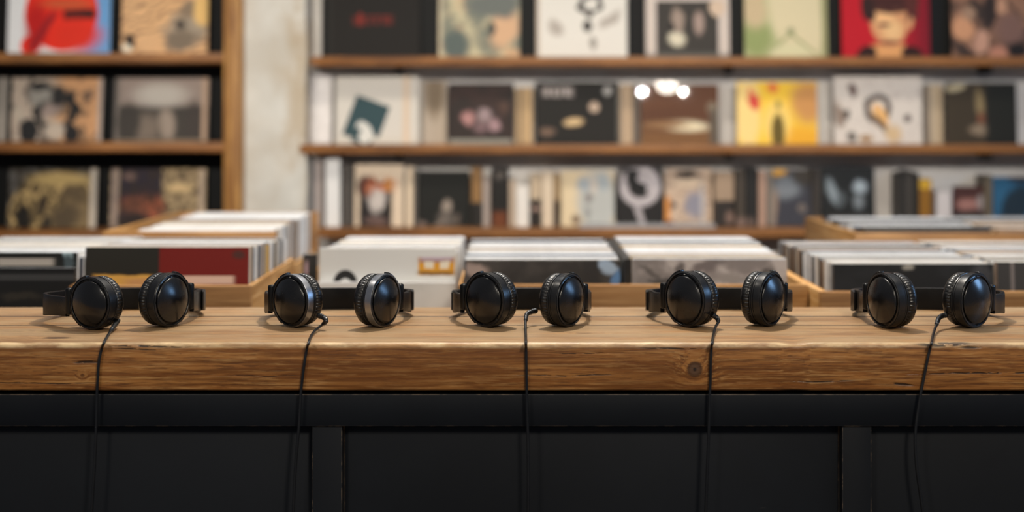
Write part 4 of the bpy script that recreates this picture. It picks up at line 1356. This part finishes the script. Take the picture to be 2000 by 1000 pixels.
# B red / black
_, zb = record_bin('record bin holding the red and black sleeve, with an open tan side board', -0.824, -0.486, 2.475, 2.98, 0.952, 0.700, wall=0.009)
artB = cover_mat('art_B', (161, 482, 485, 815), '#272622', [
    ('b', 440, 540, 134, 90, 0, '#6a1f1b', 0.03, 0.0), ('b', 235, 556, 56, 17, 0, '#c99a4c', 0.25, 0.03), ('b', 320, 560, 80, 14, 0, '#b98a5a', 0.4, 0.02),
    ('b', 395, 549, 58, 8, 0, '#c9aa98', 0.2, 0.0), ('e', 460, 500, 12, 7, 0, '#4a2c28', 0.7, 0.05)], k=1.25)
stack(-0.811, -0.500, 2.510, 2.915, zb, 0.318, 0.300, 30, 6, 'the stack behind the red and black sleeve', 'sleeves behind the red and black one',
      (6, 3, 2, 0.5, 0.5, 0.5, 1.5, 2, 1, 1.2), front=[(artB, 'record sleeve half black and half dark red, front of its bin', None)], spines=True)
# B2 behind
rb2, zb = record_bin('raised wooden record bin behind the red and black sleeve, left of the plaster pier', -0.945, -0.545, 3.07, 3.76, 1.004, 0.690, wall=0.012, sides=(True, False))
offb = rb2.location
box_obj('side_board', -0.557, -0.545, 3.0885, 3.7415, 0.67, 0.90, M_BINY, rb2, 0.0015, off=offb)
box_obj('corner_post', -0.600, -0.558, 3.705, 3.741, 0.6905, 1.000, M_BIN, rb2, 0.003, off=offb)
stack(-0.880, -0.562, 3.10, 3.66, zb, 0.312, 0.316, 30, 7, 'the stack in the raised left bin', 'sleeves in the raised left bin', (8, 4, 1, 1, 1, 0.3, 2, 0.5, 0.5, 0.3), edges=(5, 4, 0.5))
# C white
_, zb = record_bin('record bin holding the white sleeve with the yellow sticker', -0.478, -0.1065, 2.70, 3.30, 0.90, 0.668, zfront=0.868, wall=0.008)
artC1 = cover_mat('art_C1', (620, 900, 552, 796), '#cfcdc9', [('n', 2.0, '#b9b7b3', 0.4, 0.7, 0.6, 1.0, (1, 1))], k=0.92)
artC2 = cover_mat('art_C2', (624, 897, 483, 792), '#c8c6c1', [
    ('e', 676, 556, 25, 30, 0, '#252422', 0.05, 0.0), ('e', 676, 562, 14, 19, 0, '#c8c6c1', 0.07, 0.0),
    ('b', 858, 519, 36, 18, 0, '#c98f2e', 0.05, 0.01), ('b', 858, 506, 34, 5, 0, '#9a7f80', 0.4, 0.02), ('b', 843, 515, 9, 8, 0, '#d8cdb8', 0.3, 0.05), ('b', 874, 515, 9, 8, 0, '#d8cdb8', 0.3, 0.05),
    ('b', 858, 533, 34, 4, 0, '#7d5a30', 0.5, 0.05), ('b', 858, 503, 30, 2, 0, '#b8a4b0', 0.4, 0.0)], k=0.95)
artC3 = cover_mat('art_C3', (592, 640, 497, 760), '#242322', [('b', 604, 545, 6, 34, 0, '#8a7478', 0.4, 0.1)], k=1.3)
o = slab(X(590, 2.92), X(618, 2.92), 2.915, zb, 0.298, 0.005, math.radians(3), [artC3, M_PAPER, M_BLACKCARD], 'record_sleeve')
tag(o, 'dark narrow sleeve with a pink mark, left of the white sleeve with a sticker', 'record')
stack(X(622, 2.765), X(890, 2.765), 2.745, 3.25, zb, 0.316, 0.306, 30, 8, 'the stack behind the yellow sticker', 'sleeves behind the white sticker sleeve', WT_W, dx_back=0.0,
      front=[(artC1, 'plain white sleeve standing foremost, below the yellow sticker', 0.256), (artC2, 'white record sleeve with a yellow sticker and a black half ring', 0.325)], lean=3)
# D and E share one long bin with a dark divider
xD0, xD1 = -0.104, 0.575
rootD, zb = record_bin('long wooden record bin behind the middle headphones, split by a dark divider', xD0, xD1, 2.585, 3.14, 0.940, 0.668, wall=0.005)
dv = box_obj('divider', X(1219, 2.64), X(1232, 2.64), 2.635, 3.115, 0.6685, 0.985, M_BLACKCARD, rootD, 0, off=rootD.location)
dv['label'] = 'black divider'
artD = cover_mat('art_D', (908, 1213, 508, 818), '#3c3835', [
    ('n', 4.0, '#2a2826', 0.4, 0.6, 0.8, 3.0, (1, 1)), ('e', 930, 528, 22, 14, 0, '#8a7a72', 0.7, 0.1), ('e', 1186, 522, 20, 10, -25, '#8c9cae', 0.7, 0.1), ('e', 1205, 545, 9, 16, 0, '#54749a', 0.7, 0.1),  # blue dabs on the right are a glint painted into the art
    ('b', 1155, 530, 14, 30, 0, '#2c2a29', 0.4, 0.05), ('b', 905, 540, 5, 60, 0, '#57524e', 0.4, 0)], k=1.25)
stack(X(908, 2.64), X(1213, 2.64), 2.640, 3.09, zb, 0.313, 0.315, 32, 9, 'the stack left of the black divider', 'sleeves left of the black divider', WT_W,
      front=[(artD, 'dark grey record sleeve with a painted blue glint, left of the black divider', None)])
artE = cover_mat('art_E', (1236, 1541, 508, 818), '#a89f99', [
    ('n', 3.0, '#746c68', 0.42, 0.6, 0.9, 6.0, (1, 1.5)), ('e', 1275, 530, 24, 6, -30, '#5c5652', 0.7, 0.15), ('e', 1385, 520, 34, 12, 15, '#6b625f', 0.7, 0.15), ('e', 1300, 550, 34, 9, 0, '#4c4845', 0.7, 0.2),
    ('e', 1330, 526, 10, 14, 0, '#5f5855', 0.7, 0.1), ('e', 1500, 530, 12, 8, 0, '#57514e', 0.7, 0.15), ('e', 1440, 545, 40, 10, 0, '#8a827c', 0.8, 0.2)], k=1.05)
stack(X(1236, 2.64), X(1541, 2.64), 2.640, 3.09, zb, 0.314, 0.322, 32, 10, 'the stack right of the black divider', 'sleeves right of the black divider', WT_W,
      front=[(artE, 'grey record sleeve with a mountain-like photograph, right of the black divider', None)])
# F
_, zb = record_bin('wooden record bin behind the rightmost headphones', 0.578, 1.32, 2.495, 3.18, 0.938, 0.668, wall=0.016)
artF = cover_mat('art_F', (1632, 1946, 518, 834), '#252627', [('e', 1920, 545, 20, 24, 0, '#4a4a4c', 0.7, 0.1), ('n', 3.0, '#1b1b1b', 0.4, 0.6, 0.6, 1.0, (1, 1)), ('e', 1780, 524, 12, 6, 0, '#8c887e', 0.8, 0.05)], k=1.2)
stack(X(1632, 2.575), X(1946, 2.575), 2.570, 3.09, zb, 0.312, 0.311, 34, 12, 'the stack behind the charcoal sleeve', 'sleeves behind the right charcoal sleeve', WT_D,
      front=[(artF, 'charcoal record sleeve in front of the right bin', None)], edges=(7, 2, 1), spines=True)
artG = cover_mat('art_G', (1955, 2270, 518, 834), '#3a3836', [('b', 1985, 560, 4, 60, 0, '#6c6460', 0.4, 0)], k=1.2)
stack(0.955, 1.270, 2.600, 3.09, zb, 0.312, 0.311, 28, 13, 'the stack cut off at the right edge', 'sleeves at the right edge', WT_D,
      front=[(artG, 'dark sleeve cut off by the right side, beside the charcoal sleeve', None)], edges=(7, 2, 1))
# G2 behind
_, zb = record_bin('wooden record bin behind the right stacks, below the blue cover', 0.84, 1.80, 3.26, 3.82, 0.985, 0.715, wall=0.012)
stack(0.880, 1.195, 3.30, 3.735, zb, 0.277, 0.275, 14, 14, 'the left stack in the far right bin', 'sleeves in the far right bin, left stack', WT_D, edges=(7, 3, 0.5))
stack(1.210, 1.525, 3.30, 3.735, zb, 0.277, 0.275, 14, 15, 'the right stack in the far right bin', 'sleeves in the far right bin, right stack', WT_D, edges=(7, 3, 0.5))
